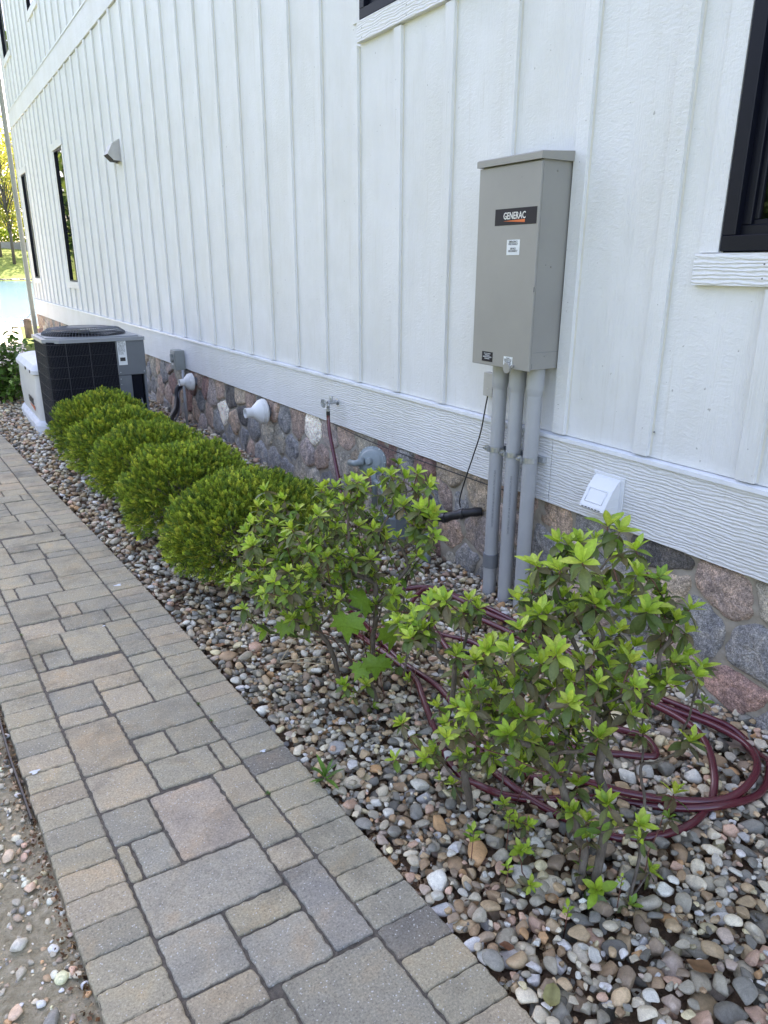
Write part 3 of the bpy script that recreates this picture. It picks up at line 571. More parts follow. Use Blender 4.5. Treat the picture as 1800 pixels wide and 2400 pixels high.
# mixed faces: build through from_pydata
me=bpy.data.meshes.new('fieldstone'); me.from_pydata(sv,[],[f if f[2]!=f[3] else f[:3] for f in sf])
me.polygons.foreach_set('use_smooth',[True]*len(me.polygons))
ca=me.color_attributes.new('Col','FLOAT_COLOR','POINT'); c4=np.ones((len(sv),4),np.float32); c4[:,:3]=sc; ca.data.foreach_set('color',c4.ravel()); me.update()
fnd=empty('tmp',(0,0,0),'x','x'); bpy.data.objects.remove(fnd)
ys=np.linspace(YN,YF,900); zs=np.linspace(-.22,.508,34); Yg,Zg=np.meshgrid(ys,zs)
Xg=.038-.006*(np.sin(Yg*31+Zg*17)*np.sin(Zg*53-Yg*9))-.0025*rng.normal(size=Yg.shape)-.002
n=900; ii=(np.arange(n-1)[None,:]+np.arange(33)[:,None]*n).ravel()
mort=np_mesh('stone_foundation',np.stack([Xg,Yg,Zg],-1).reshape(-1,3),np.stack([ii,ii+n,ii+n+1,ii+1],-1),M_MORT,house)
link('fieldstone',me,mort,[M_STONE])
b=MB(); b.box(.062,9,YN,YF,-.2,.505); b.build('foundation_core',M_MORT,house)
# downspout
ds=empty('downspout',(-.06,16.72,0),'pale green grey downspout at the far corner of the house','downspout')
b=MB(); b.box(-.10,-.02,16.66,16.74,.10,6.85,bev=.008); b.build('pipe',simple('downspout_paint',(.24,.26,.23),.45),ds)
m_=simple('downspout_strap',(.25,.27,.25),.45)
for z in (1.1,2.45,3.6,5.2): b=MB(); b.box(-.103,-.0,16.655,16.745,z,z+.03,bev=.002); b.build('strap',m_,ds)
# ================= PAVER PATH =================
FIELD=[(.255,.440,1.52,1.805),(.445,.572,1.66,1.805),(.540,.572,1.515,1.655),(.445,.535,1.515,1.655),(.255,.572,1.327,1.51),
(.152,.250,1.46,1.64),(.152,.250,1.365,1.455),(.152,.250,1.09,1.36),(.255,.415,1.237,1.322),(.42,.572,1.153,1.322),(.255,.415,1.085,1.232),(.42,.572,1.06,1.148),
(.152,.39,.80,1.080),(.395,.572,.93,1.055),(.395,.572,.80,.925),(.152,.30,.62,.795),(.305,.572,.66,.795),(.152,.572,.4,.615),
(.152,.250,1.645,1.815)]
TILE=[(.152,.205,1.82,1.96),(.21,.396,1.82,1.96),(.402,.572,1.812,1.99),(.41,.572,1.995,2.275),(.30,.402,1.965,2.105),(.155,.295,1.965,2.11),(.152,.405,2.115,2.288),(.425,.572,2.28,2.362),(.42,.572,2.368,2.535),(.27,.415,2.295,2.45),(.27,.415,2.455,2.545),(.152,.265,2.293,2.57),(.152,.262,2.575,2.655),(.267,.572,2.55,2.70),(.152,.262,2.66,2.835),(.445,.535,2.71,2.845),(.54,.572,2.705,2.848),(.445,.572,2.852,2.99),(.267,.44,2.73,3.0),(.152,.262,2.84,2.998),(.415,.572,2.995,3.143),(.23,.41,3.005,3.135),(.152,.225,3.003,3.137),(.405,.572,3.15,3.425),(.318,.40,3.142,3.275),(.152,.313,3.142,3.275),(.152,.40,3.28,3.432)]
PV=[];PF=[];PC=[]
def paver(corners,tint,seed):
    # corners in plan, tumbled outline with rounded corners, chamfered edge
    r=random.Random(seed); ctr=np.mean(corners,axis=0); out=[]
    n=len(corners)
    for i in range(n):
        p0,p1,p2=map(np.array,(corners[i-1],corners[i],corners[(i+1)%n]))
        rad=r.uniform(.006,.013)
        d0=(p0-p1)/np.linalg.norm(p0-p1); d1=(p2-p1)/np.linalg.norm(p2-p1)
        a=p1+d0*rad; c=p1+d1*rad
        for t in (0,.35,.65,1): out.append((1-t)**2*a+2*t*(1-t)*p1+t*t*c)
        L=np.linalg.norm(p2-p1); m=max(2,int(L/.014)); nn=np.array([d1[1],-d1[0]])
        ph=r.uniform(0,6); 
        for k in range(1,m):
            t=(rad+(L-2*rad)*k/m)/L; amp=.0013*math.sin(k*1.9+ph)+r.gauss(0,.0008)
            out.append(p1+(p2-p1)*t+nn*amp)
    tx,ty,dz=r.gauss(0,.004),r.gauss(0,.004),r.gauss(0,.0012)
    N=len(out); base=len(PV)
    for inset,z in ((0,-.05),(0,-.006),(.0014,-.0022),(.0045,-.0003)):
        for k,p in enumerate(out):
            v=p-ctr; L=np.linalg.norm(v); jz=r.gauss(0,.0006) if -.03<z<-.001 else 0
            chip=1+ (1.2 if r.random()<.04 else 0)
            q=ctr+v*(1-inset*chip*1.25/L); PV.append((q[0],q[1],z+jz+dz+tx*(q[0]-ctr[0])+ty*(q[1]-ctr[1])))
            PC.append(tint)
    PV.append((ctr[0],ctr[1],.0002+dz)); PC.append(tint)
    for l in range(3):
        for k in range(N): a=base+l*N+k; b2=base+l*N+(k+1)%N; PF.append((a,b2,b2+N,a+N))
    for k in range(N): a=base+3*N+k; b2=base+3*N+(k+1)%N; PF.append((a,b2,base+4*N))
TINTS=[(.205,.195,.172),(.185,.178,.162),(.172,.172,.168),(.215,.20,.172),(.16,.163,.168),(.23,.195,.165),(.195,.188,.168),(.15,.15,.148),(.235,.205,.18)]
def tintr(): 
    c=random.choice(TINTS); k=random.uniform(.93,1.07)*1.62; c=tuple(q*.55+m*.45 for q,m in zip(c,(.192,.184,.168))); m_=sum(c)/3; return tuple((q*.9+m_*.1)*k*w_ for q,w_ in zip(c,(1.20,1.12,.89)))
def P2(s,y): 
    yy=y+.03*(s-.36); return (xr(yy)-s,yy)
random.seed(77)
jo=.0009
def rect(s0,s1,y0,y1,sd,t=None):
    s0+=jo;s1-=jo;y0+=jo;y1-=jo
    paver([P2(s1,y0),P2(s0,y0),P2(s0,y1),P2(s1,y1)],t or tintr(),sd)
tiles=list(FIELD)
for k in range(0,7):
    for (a,b2,c,d) in TILE:
        if k%2: a,b2=.152+.572-b2,.152+.572-a
        tiles.append((a,b2,c+1.617*k,d+1.617*k))
ov={0:(.42,.355,.275),4:(.37,.34,.27),3:(.35,.33,.265),9:(.36,.335,.27),7:(.31,.29,.245),10:(.36,.335,.27)}
for i,(a,b2,c,d) in enumerate(tiles): rect(a,b2,c,d,i,ov.get(i))
y=.35;i=900
while y<13: 
    h=.0927+random.uniform(-.0025,.0025)
    t=tintr()
    if 1.74<y+h/2<1.80 or 1.0<y+h/2<1.09: t=(.235,.215,.175)
    rect(0,.147,y,y+h,i,t); y+=h; i+=1
y=.33
while y<13:
    h=.0935+random.uniform(-.003,.003); rect(.577,.722+random.uniform(-.003,.003),y,y+h,i); y+=h; i+=1
me=bpy.data.meshes.new('paver_path'); me.from_pydata(PV,[],PF); 
ca=me.color_attributes.new('Col','FLOAT_COLOR','POINT'); c4=np.ones((len(PV),4),np.float32); c4[:,:3]=PC; ca.data.foreach_set('color',c4.ravel()); me.update()
pth=link('paver_path',me,None,[M_PAV]); props(pth,kind='structure')
# sand joints under the pavers
V=[];Fc=[]
yy=np.linspace(.3,13,700)
for i,y in enumerate(yy):
    x0=xr(y)
    for j,s in enumerate(np.linspace(.004,.718,26)): V.append((x0-s,y,-.0062+.0012*math.sin(y*90+s*70)+rng.normal(0,.0012)))
for i in range(699):
    for j in range(25): a=i*26+j; Fc.append((a,a+26,a+27,a+1))
props(np_mesh('joint_sand',V,Fc,M_JOINT,smooth=True),kind='structure')

# ================= PEBBLES =================
CELL=.004; HX0,HX1,HY0,HY1=-1.80,.06,.25,10.2
nx=int((HX1-HX0)/CELL); ny=int((HY1-HY0)/CELL)
hm=np.full((nx,ny),-.050)
protos={}
def make_protos(sub,n):
    v,f=ico(sub); L=[]
    for i in range(n):
        q=v.copy(); k=rng.integers(6,13)
        for _ in range(k):
            nn=rng.normal(size=3); nn/=np.linalg.norm(nn); d=rng.uniform(.40,.82)
            e=np.maximum(0,q@nn-d); q-=nn[None,:]*e[:,None]*.96
        q*=1+.05*np.sin(q@rng.normal(size=3)*3+rng.uniform(0,6))[:,None]
        q/=np.abs(q).max(0)[None,:]; L.append(q)
    return np.array(L),f
PH,FH=make_protos(3,30); PM,FM=make_protos(2,36)
PCOL=[(.50,.485,.445)]*4+[(.36,.36,.35)]*5+[(.27,.265,.25)]*5+[(.20,.205,.205)]*4+[(.105,.12,.14)]*4+[(.075,.082,.09)]*2+[(.29,.225,.155)]*5+[(.20,.135,.085)]*3+[(.30,.17,.075)]*1+[(.34,.225,.20)]*2+[(.155,.12,.10)]*3+[(.62,.61,.58)]*2+[(.25,.215,.225)]*2+[(.40,.35,.26)]*2
PCOL=np.array(PCOL); PCOL[:,2]*=.93; PCOL=PCOL*.86+PCOL.mean(1,keepdims=True)*.14; PCOL=(PCOL*.85+.27*.15)*np.array([1.09,1.0,.86])
inst=[]
def drop(x,y,a,b2,c,ang,lim):
    ix=int((x-HX0)/CELL); iy=int((y-HY0)/CELL); k=int(max(a,b2)/CELL)+1
    i0,i1,j0,j1=max(ix-k,0),min(ix+k+1,nx),max(iy-k,0),min(iy+k+1,ny)
    if i1-i0<2 or j1-j0<2: return False
    X=(np.arange(i0,i1)*CELL+HX0-x)[:,None]; Y=(np.arange(j0,j1)*CELL+HY0-y)[None,:]
    ca_,sa=math.cos(ang),math.sin(ang); r2=((X*ca_+Y*sa)/a)**2+((-X*sa+Y*ca_)/b2)**2; mk=r2<.92
    if not mk.any(): return False
    dep=c*np.sqrt(np.maximum(0,1-r2)); sub=hm[i0:i1,j0:j1]
    z=(sub+dep)[mk].max()-.22*c
    if z+c>lim: return False
    np.maximum(sub,np.where(mk,z+dep*.96,-9),out=sub)
    inst.append((x,y,z,a,b2,c,ang)); return True
def pebbles(y0,y1,n,s0,s1,lim):
    cnt=0
    for _ in range(n):
        best=None
        for _ in range(5):
            y=random.uniform(y0,y1); lo=xr(y)+.012; x=random.uniform(lo,.03)
            h=hm[min(max(int((x-HX0)/CELL),0),nx-1),min(max(int((y-HY0)/CELL),0),ny-1)]
            if best is None or h<best[0]: best=(h,x,y)
        _,x,y=best; s=random.uniform(s0,s1)*(1.45 if random.random()<.12 else 1)*(.7 if random.random()<.3 else 1)
        a=s*random.uniform(1,1.35); b2=s*random.uniform(.75,1.0); c=s*random.uniform(.45,.8)
        x=max(x,xr(y)+b2*.95)
        lim2=lim-.006*max(0,1-(x-xr(y))/.10)
        cnt+=drop(x,y,a,b2,c,random.uniform(0,PI),lim2)
    return cnt
random.seed(5)
pebbles(.3,1.25,2400,.0155,.0275,.025)
pebbles(.3,1.3,1500,.010,.018,.022)
pebbles(.3,1.3,3000,.006,.012,.016)
pebbles(1.15,2.7,5200,.0125,.0225,.020)
pebbles(1.2,2.7,4500,.006,.011,.014)
pebbles(2.6,4.6,5200,.0125,.0205,.016)
pebbles(4.5,10.1,9500,.0150,.0240,.018)
inst=np.array(inst); print('pebbles',len(inst))
def build_inst(name,inst,P,Fq,parent=None):
    n=len(inst); pr=P[rng.integers(0,len(P),n)]
    v=pr*inst[:,None,3:6]
    tilt=rng.normal(0,.16,(n,2)); ang=inst[:,6]
    x,y,z=v[:,:,0],v[:,:,1],v[:,:,2]
    z2=z+x*tilt[:,0,None]+y*tilt[:,1,None]; x2=x-z*tilt[:,0,None]; y2=y-z*tilt[:,1,None]
    ca_,sa=np.cos(ang)[:,None],np.sin(ang)[:,None]
    V=np.stack([x2*ca_-y2*sa+inst[:,0,None],x2*sa+y2*ca_+inst[:,1,None],z2+inst[:,2,None]],-1)
    m=P.shape[1]; Fc=(Fq[None]+(np.arange(n)*m)[:,None,None]).reshape(-1,3)
    c=np.minimum(PCOL[rng.integers(0,len(PCOL),n)]*1.66,.62)*np.array([1.0,.955,.87])*(1+rng.normal(0,.13,(n,1)))
    return V.reshape(-1,3),Fc,np.repeat(np.clip(c,.02,.8),m,axis=0)
nr=inst[:,1]<2.0
V1,F1,C1=build_inst('a',inst[nr],PH,FH); V2,F2,C2=build_inst('b',inst[~nr],PM,FM)
o=np_mesh('river_pebbles',np.concatenate([V1,V2]),np.concatenate([F1,F2+len(V1)]),M_PEB,None,np.concatenate([C1,C2]))
props(o,'bed of mixed grey, tan and white river pebbles between the path and the wall','pebbles',kind='stuff')
# chips in the sandy dirt left of the path
rr=[]
for _ in range(9000):
    y=random.uniform(.6,6); x=xr(y)-.722-random.uniform(.004,1)**1.2*.75; s=random.choice([.0015,.002,.002,.0025,.003,.003,.004,.005,.007,.009])*random.uniform(.8,1.2)
    rr.append((x,y,-.028+s*.35,s*1.2,s,s*.7,random.uniform(0,PI)))
for (x,y,s) in [(-2.16,1.80,.020),(-2.13,1.86,.013),(-2.2,1.98,.02),(-2.12,1.66,.016),(-2.17,1.50,.020),(-2.24,1.50,.018),(-2.10,1.36,.016),(-2.19,1.33,.017),(-2.13,1.27,.018),(-2.24,1.26,.02),(-2.10,1.45,.012),(-2.17,1.42,.014)]: rr.append((x,y,-.026+s*.3,s*1.25,s,s*.6,random.uniform(0,PI)))
rr=np.array(rr); V1,F1,C1=build_inst('c',rr,PM,FM); C1=np.clip(C1*1.25+.03,.02,.75)
props(np_mesh('dirt_gravel',V1,F1,M_PEB,None,C1),'loose white and grey gravel bits scattered over sandy dirt beside the path','gravel',kind='stuff')
# leaf litter
def litter(name,pts,size,cols,label,cat):
    n=len(pts); V,Fc,C=quads(pts,size,pal(n,cols,.25),.6,.75); o=np_mesh(name,V,Fc,M_TREEL,None,C,False); props(o,label,cat,kind='stuff')
pts=[]
for _ in range(26000):
    y=.3+random.random()**1.3*5.5; t=random.random()**2.0; x=xr(y)+.012+t*(-.03-xr(y))
    if random.random()<.30:
        q=random.choice([(-.95,.9),(-.98,1.25),(-.93,2.05),(-.6,1.1)]); x=q[0]+random.gauss(0,.10); y=q[1]+random.gauss(0,.12)
    if x<xr(y)+.008 or x>0: continue
    ix=min(max(int((x-HX0)/CELL),0),nx-1); iy=min(max(int((y-HY0)/CELL),0),ny-1)
    if hm[ix,iy]>-.014: continue
    pts.append((x,y,hm[ix,iy]+.0015))
litter('leaf_litter',np.array(pts),.010,[(.12,.055,.025),(.20,.10,.045),(.08,.04,.02),(.25,.15,.08)],'brown crumbled leaf litter caught between the pebbles','leaf litter')
pts=[]
for _ in range(700):
    y=random.uniform(.9,3.2); x=xr(y)-.725-abs(random.gauss(0,.02)); pts.append((x,y,-.022+random.uniform(0,.006)))
litter('path_edge_litter',np.array(pts),.011,[(.20,.10,.05),(.12,.07,.03),(.28,.19,.10)],'thin line of brown litter along the outer edge of the path','leaf litter')

# ================= GREY CABINET =================
cab=empty('electrical_cabinet',(-.07,2.27,1.06),'tall light grey metal cabinet on the white wall with a black and orange badge','electrical cabinet')
cy0,cy1,cz0,cz1,cxf=2.100,2.447,1.064,1.836,-.150
b=MB(); b.box(cxf+.012,PX-.001,cy0+.006,cy1-.006,cz0+.004,cz1-.004,bev=.002); b.build('cabinet_body',M_GREY,cab)
b=MB(); b.box(cxf,cxf+.011,cy0,cy1,cz0,cz1-.026,bev=.0025); b.box(cxf+.011,cxf+.020,cy0+.001,cy0+.0045,cz0+.03,cz1-.03); b.build('door',M_GREY,cab)
b=MB(); # sloping rain cap
y0,y1=cy0-.008,cy1+.006; x0,x1=cxf-.010,PX-.001; za,zb=cz1-.022,cz1+.004
b.add([(x0,y0,za),(x0,y1,za),(x1,y1,za),(x1,y0,za),(x0,y0,zb-.004),(x0,y1,zb-.004),(x1,y1,zb+.010),(x1,y0,zb+.010),(x0+.004,y0+.003,zb),(x0+.004,y1-.003,zb)],[(0,1,5,4),(1,2,6,9,5),(3,0,4,8,7),(2,3,7,6),(4,5,9,8),(8,9,6,7),(0,3,2,1)])
b.build('rain_cap',M_GREYC,cab)
xf=cxf-.0012
bd=MB(); bd.box(xf,cxf-.0001,2.110,2.341,1.600,1.659,bev=.0004); bad=bd.build('badge',M_BADGE,cab)
text_mesh('GENERAC',.0345,M_LETTER,bad,face_mx(xf-.0004,2.292,1.6215),'lettering',.0003,.0005,.80)
b=MB(); b.add([(xf-.0006,2.292,1.6150),(xf-.0006,2.1705,1.6075),(xf-.0006,2.1705,1.6188)],[(0,1,2)]); b.build('wedge',M_ORANGE,bad,False)
b=MB(); b.box(xf,cxf-.0001,2.192,2.264,1.4925,1.5475); st=b.build('sticker',M_STICK,cab); st['label']='white emergency disconnect sticker'
text_mesh('EMERGENCY\nDISCONNECT\n\nSERVICE\nDISCONNECT',.0098,M_INK,st,face_mx(xf-.0003,2.228,1.537),'lettering',.0001,.0002,.85,'CENTER',space=.85)
b=MB(); b.box(xf,cxf-.0001,2.3155,2.3815,1.079,1.1185); st=b.build('sticker',M_BADGE,cab); st['label']='small black warning sticker in the lower corner'
text_mesh('FOR LOCATIONS\nSUPPLIED BY\nGENERATOR SOURCES\nSEE MANUAL',.0066,M_STICK,st,face_mx(xf-.0003,2.3485,1.109),'lettering',.0001,.0001,.8,'CENTER',space=1.0)
b=MB(); b.box(xf,cxf-.0001,2.195,2.2465,1.0765,1.1105); st=b.build('sticker',M_STICK,cab); st['label']='small white sticker of fine print at the bottom edge'
text_mesh('WARNING\nHAZARDOUS VOLTAGE\nDISCONNECT POWER\nBEFORE SERVICING\nKEEP DOOR CLOSED',.0056,M_INK,st,face_mx(xf-.0003,2.2208,1.1035),'lettering',.0001,.0001,.75,'CENTER',space=.95)
b=MB(); b.lathe((cxf-.009,2.188,1.077),(1,0,0),[(0,0),(0,.005),(.006,.006),(.009,.004)],12); b.lathe((cxf-.007,2.222,1.066),(1,0,0),[(0,.0),(0,.02),(.004,.022),(.007,.022)],16); b.build('latch_screw',M_GREYC,cab)
for z in (1.12,1.45,1.78):
    b=MB(); b.lathe((cxf+.085,cy0+.0055,z),(0,-1,0),[(0,.0045),(.002,.0045),(.003,.002),(.003,0)],10); b.build('side_screw',M_GREYC,cab)
b=MB(); b.box(cxf+.0195,cxf+.021,cy0+.0050,cy0+.0058,cz0+.01,cz1-.03); b.box(cxf+.0205,PX-.004,cy0+.0050,cy0+.0057,cz0+.070,cz0+.0712); b.build('seam',M_PVCD,cab)
b=MB(); b.box(cxf-.0006,cxf+.002,cy0-.0006,cy0+.002,1.360,1.378); b.box(cxf+.055,cxf+.058,cy0+.005,cy0+.0057,1.455,1.458); b.box(cxf-.0004,cxf+.001,2.20,2.2035,1.762,1.7635); b.build('scuff',simple('scuff_dark',(.12,.12,.12),.6),cab)
# conduits
CYS=(2.371,2.264,2.158); CXC=-.052; R=.0305
labs=['grey conduit furthest left under the cabinet with a dark coupling ring near its foot','middle grey conduit of the three under the cabinet','grey conduit nearest the right corner of the cabinet, with no coupling']
for i,cy in enumerate(CYS):
    c=empty('conduit',(CXC,cy,-.1),labs[i],'conduit','grey conduits below the cabinet')
    b=MB(); b.lathe((CXC,cy,0),(0,0,1),[(-.1,R),(.955,R),(.972,R+.0035),(.985,R+.0052),(1.068,R+.0052)],28); b.build('pipe',M_PVC,c)
    if i==0:
        b=MB(); b.lathe((CXC,cy,0),(0,0,1),[(.132,R+.0002),(.132,R+.0055),(.196,R+.0055),(.196,R+.0002)],28); b.build('coupling',M_PVCD,c)
    zc=.692-.001*i
    b=MB(); b.lathe((CXC,cy,zc),(0,0,1),[(-.011,R+.0003),(-.011,R+.0022),(.011,R+.0022),(.011,R+.0003)],28)
    b.box(CXC-R-.014,CXC-R+.002,cy+.012,cy+.014,zc-.011,zc+.011); 
    b.box(CXC-.030,CXC-.0285,cy+R-.004,cy+R+.016,zc-.011,zc+.011); b.box(CXC-.020,CXC-.0185,cy+R-.001,cy+R+.016,zc-.011,zc+.011)
    b.lathe((CXC-.042,cy+R+.009,zc),(1,0,0),[(0,0),(0,.0055),(.006,.0055),(.006,.003),(.03,.003)],6)
    b.box(-.022,-.0015,cy-R-.012,cy+R+.016,zc-.012,zc+.012)
    b.build('strap_clamp',M_ZINC,c)
    def wrap(p,cy=cy): 
        a=math.radians(232)+(-p.y)/R; rr_=R+.0004+p.z
        return Vector((CXC+math.cos(a)*rr_,cy+math.sin(a)*rr_,.60-p.x))
    if i<2: text_mesh('RIGID PVC CONDUIT 2 INCH SCHEDULE 40  MAX 90C WIRE  SUNLIGHT RESISTANT',.0115,M_PVCD,c,None,'lettering',.0001,.0001,.62,'LEFT',fn=wrap)
    b=MB(); 
# cable junction box + black lead
jb=empty('junction_box',(0,2.475,.91),'small grey junction box on the wall left of the conduits','junction box')
b=MB(); b.box(-.030,PX,2.448,2.510,.905,1.008,bev=.002); b.build('box',simple('junction_box_grey',(.42,.41,.37),.5),jb)
b=MB(); b.lathe((-.006,2.4475,.976),(0,-1,0),[(-.001,.013),(.0006,.013),(.0007,0)],16); b.build('knockout',M_DARK,jb)
b=MB(); b.lathe((-.0315,2.479,.94),(1,0,0),[(0,0),(0,.004),(.003,.004)],10); b.build('screw',M_ZINC,jb)
b=MB(); b.tube(catmull([(-.012,2.495,.908),(-.02,2.497,.86),(-.03,2.512,.735),(-.035,2.55,.62),(-.035,2.585,.534),(-.035,2.625,.43),(-.03,2.645,.37),(-.02,2.65,.335)],8),.0032,8)
props(b.build('black_cable',M_RUB),'thin black cable curving from the small grey box down to the black rubber pipe','cable')
b=MB(); b.tube(catmull([(.004,4.0,.508),(-.001,3.85,.500),(-.002,3.6,.487),(-.001,3.2,.482),(0,2.8,.486),(0,2.5,.490),(0,2.3,.494)],6),.0026,6)
props(b.build('wall_cable',M_RUB),'thin dark cable running along the stone just under the white skirt board','cable')
# black rubber fitting
dr=empty('drain_fitting',(-.06,2.7,.28),'ribbed black rubber pipe elbow coming out of the stone wall','pipe fitting')
P=catmull([(.03,2.545,.335),(-.02,2.585,.325),(-.055,2.64,.303),(-.075,2.70,.276),(-.085,2.76,.262),(-.09,2.84,.262),(-.10,2.92,.275),(-.09,3.02,.28)],8)
b=MB(); b.tube(P,[.0205+(.0022 if (k//3)%2 and k<26 else 0) for k in range(len(P))],14); b.build('pipe',M_RUB,dr)
m_=simple('black_clamp',(.022,.022,.024),.3)
for k in (12,24,34):
    b=MB(); t=Vector(P[k+1])-Vector(P[k]); b.lathe(Vector(P[k])-t.normalized()*.010,t,[(0,.02),(0,.026),(.02,.026),(.02,.02)],16); b.build('clamp',m_,dr)
# dryer style hood
hd=empty('vent_hood',(0,1.77,.57),'white plastic hood vent on the skirt board right of the conduits','vent hood','')
y0,y1,z0,z1=1.705,1.853,.566,.711
M_HOOD=simple('white_hood_plastic',(.74,.76,.77),.35,0,.02)
b=MB(); b.box(-.006,-.0005,y0,y1,z0,z1,bev=.0015); b.build('back_plate',M_HOOD,hd)
b=MB()
yl,yr=y1-.012,y0+.018; 
prof=[(-.006,z1-.012),(-.016,z1-.018),(-.045,z1-.052),(-.082,z0+.028),(-.085,z0+.018),(-.079,z0+.010)]
v=[];f=[]
for (x,z) in prof:
    v+=[(x,yl,z),(x,yr,z)]
n=len(prof)
for k in range(n-1): f.append((2*k,2*k+1,2*k+3,2*k+2))
v+=[(-.006,yl,z0+.004),(-.006,yr,z0+.004)]; w=len(v)-2
f.append(tuple([2*k for k in range(n)]+[w])); f.append(tuple([2*k+1 for k in range(n)][::-1]+[w+1]))
b.add(v,f); 
ho=b.build('hood',M_HOOD,hd,False)
b=MB()
def hp(t,y): # point on sloped face
    a=np.array(prof[2]); c=np.array(prof[3]); p=a+(c-a)*t; nn=np.array([-(a[1]-c[1]),-(c[0]-a[0])*-1]); return (p[0]-.0012,y,p[1]+.0008)
for (t0,ya,t1,yb2) in ((.08,yl-.015,.08,yr+.02),(.80,yl-.015,.80,yr+.02),(.08,yl-.015,.80,yl-.015),(.08,yr+.02,.80,yr+.02)):
    b.tube([hp(t0,ya),hp(t1,yb2)],.0014,6)
b.build('raised_rim',M_HOOD,ho)
b=MB()
for k in range(6):
    yy=yl-.012-k*.016; b.box(-.0862,-.0846,yy-.010,yy,z0+.0195,z0+.0225)
b.build('slots',M_DARK,ho)
b=MB()
for zz in (.597,.628): b.box(-.05+(.628-zz)*-.3,-.007,yr-.0012,yr+.0005,zz,zz+.0015)
b.lathe((-.008,y0+.010,z1-.012),(1,0,0),[(0,0),(0,.003),(.003,.003)],8); b.lathe((-.008,y1-.008,z1-.010),(1,0,0),[(0,0),(0,.003),(.003,.003)],8)
b.build('rib',M_HOOD,hd)
# concentric vents
def cone_vent(y,z,tip,label,sc=1.0):
    t=empty('flue_vent',(-.02,y,z),label,'vent','round white vents on the stone wall')
    b=MB(); b.lathe((.03,y,z),(-1,0,0),[(0,.045*sc),(.052,.045*sc)],20); b.build('collar',M_PVCD,t)
    b=MB(); L=tip
    b.lathe((-.022,y,z),(-1,0,0),[(0,.05*sc),(0,.093*sc),(.012,.096*sc),(.014,.092*sc),(.026,.092*sc),(.028,.089*sc),(.04,.088*sc),(L*.62,.040*sc),(L*.68,.037*sc),(L,.037*sc),(L,.032*sc),(L*.7,.031*sc),(L*.5,.0)],36)
    b.build('cone',M_WPVC,t); return t
cone_vent(5.03,.418,.155,'white cone shaped plastic vent nearer the camera, in the middle of the stone wall')
cone_vent(6.72,.420,.125,'white cone shaped plastic vent further away, beside the grey conduit drop',.85)
# upper hood vent (old box)
ov=empty('wall_hood_vent',(0,8.75,2.47),'taupe box shaped vent hood high on the white siding','vent hood')
b=MB(); y0,y1=8.628,8.815; pr=[(-.001,2.690),(-.070,2.656),(-.127,2.552),(-.068,2.495),(-.001,2.492)]
v=[(x,y0,z) for x,z in pr]+[(x,y1,z) for x,z in pr]
b.add(v,[(0,1,2,3,4),(5,9,8,7,6),(0,5,6,1),(1,6,7,2)])
b.add([(pr[2][0]+.002,y0+.001,pr[2][1]+.001),(pr[3][0]+.002,y0+.001,pr[3][1]+.001),(pr[3][0]+.002,y1-.001,pr[3][1]+.001),(pr[2][0]+.002,y1-.001,pr[2][1]+.001)],[(0,1,2,3)],1)
b.add([(pr[3][0]+.002,y0+.001,pr[3][1]+.0),(-.001,y0+.001,pr[4][1]+.001),(-.001,y1-.001,pr[4][1]+.001),(pr[3][0]+.002,y1-.001,pr[3][1]+.0)],[(0,1,2,3)],1)
b.build('hood',[M_TAUPE,simple('vent_opening_dark',(.03,.03,.03),.8)],ov,False)
b=MB(); b.box(-.005,.0185,y0-.01,y0-.0005,2.485,2.70); b.box(-.005,.0185,y1+.0005,y1+.01,2.485,2.70); b.box(-.005,.0185,y0-.0005,y1+.0005,2.691,2.70); b.build('flange',M_TAUPE,ov)
# hose bib
hb=empty('hose_spigot',(-.02,3.93,.65),'chrome garden spigot with a round handle on the skirt board','spigot')
b=MB(); b.lathe((-.0005,3.925,.657),(-1,0,0),[(0,.022),(.004,.022),(.006,.012),(.05,.011),(.055,.014),(.07,.014),(.072,.010)],18); 
b.tube([(-.058,3.925,.657),(-.066,3.922,.645),(-.07,3.92,.622)],[.011,.0105,.010],12); b.lathe((-.07,3.92,.618),(0,0,-1),[(0,.013),(.012,.013),(.012,.010)],12)
b.lathe((-.045,3.925,.668),(0,0,1),[(0,.010),(.016,.010),(.018,.013),(.026,.012),(.028,0)],14); b.build('body',M_ZINC,hb)
b=MB(); b.lathe((-.072,3.925,.657),(-1,0,0),[(0,.004),(.03,.004)],8)
for k in range(10):
    q=2*PI*k/10; b.lathe((-.104,3.925+.022*math.cos(q),.657+.022*math.sin(q)),(1,0,0),[(0,0),(0,.006),(.008,.006),(.008,0)],8)
b.tube([(-.1,3.925+.02*math.cos(q),.657+.02*math.sin(q)) for q in np.linspace(0,2*PI,20)],.004,6,cap=False); b.box(-.102,-.098,3.905,3.945,.654,.660); b.box(-.102,-.098,3.922,3.928,.637,.677); b.build('handle',M_ZINC,hb)
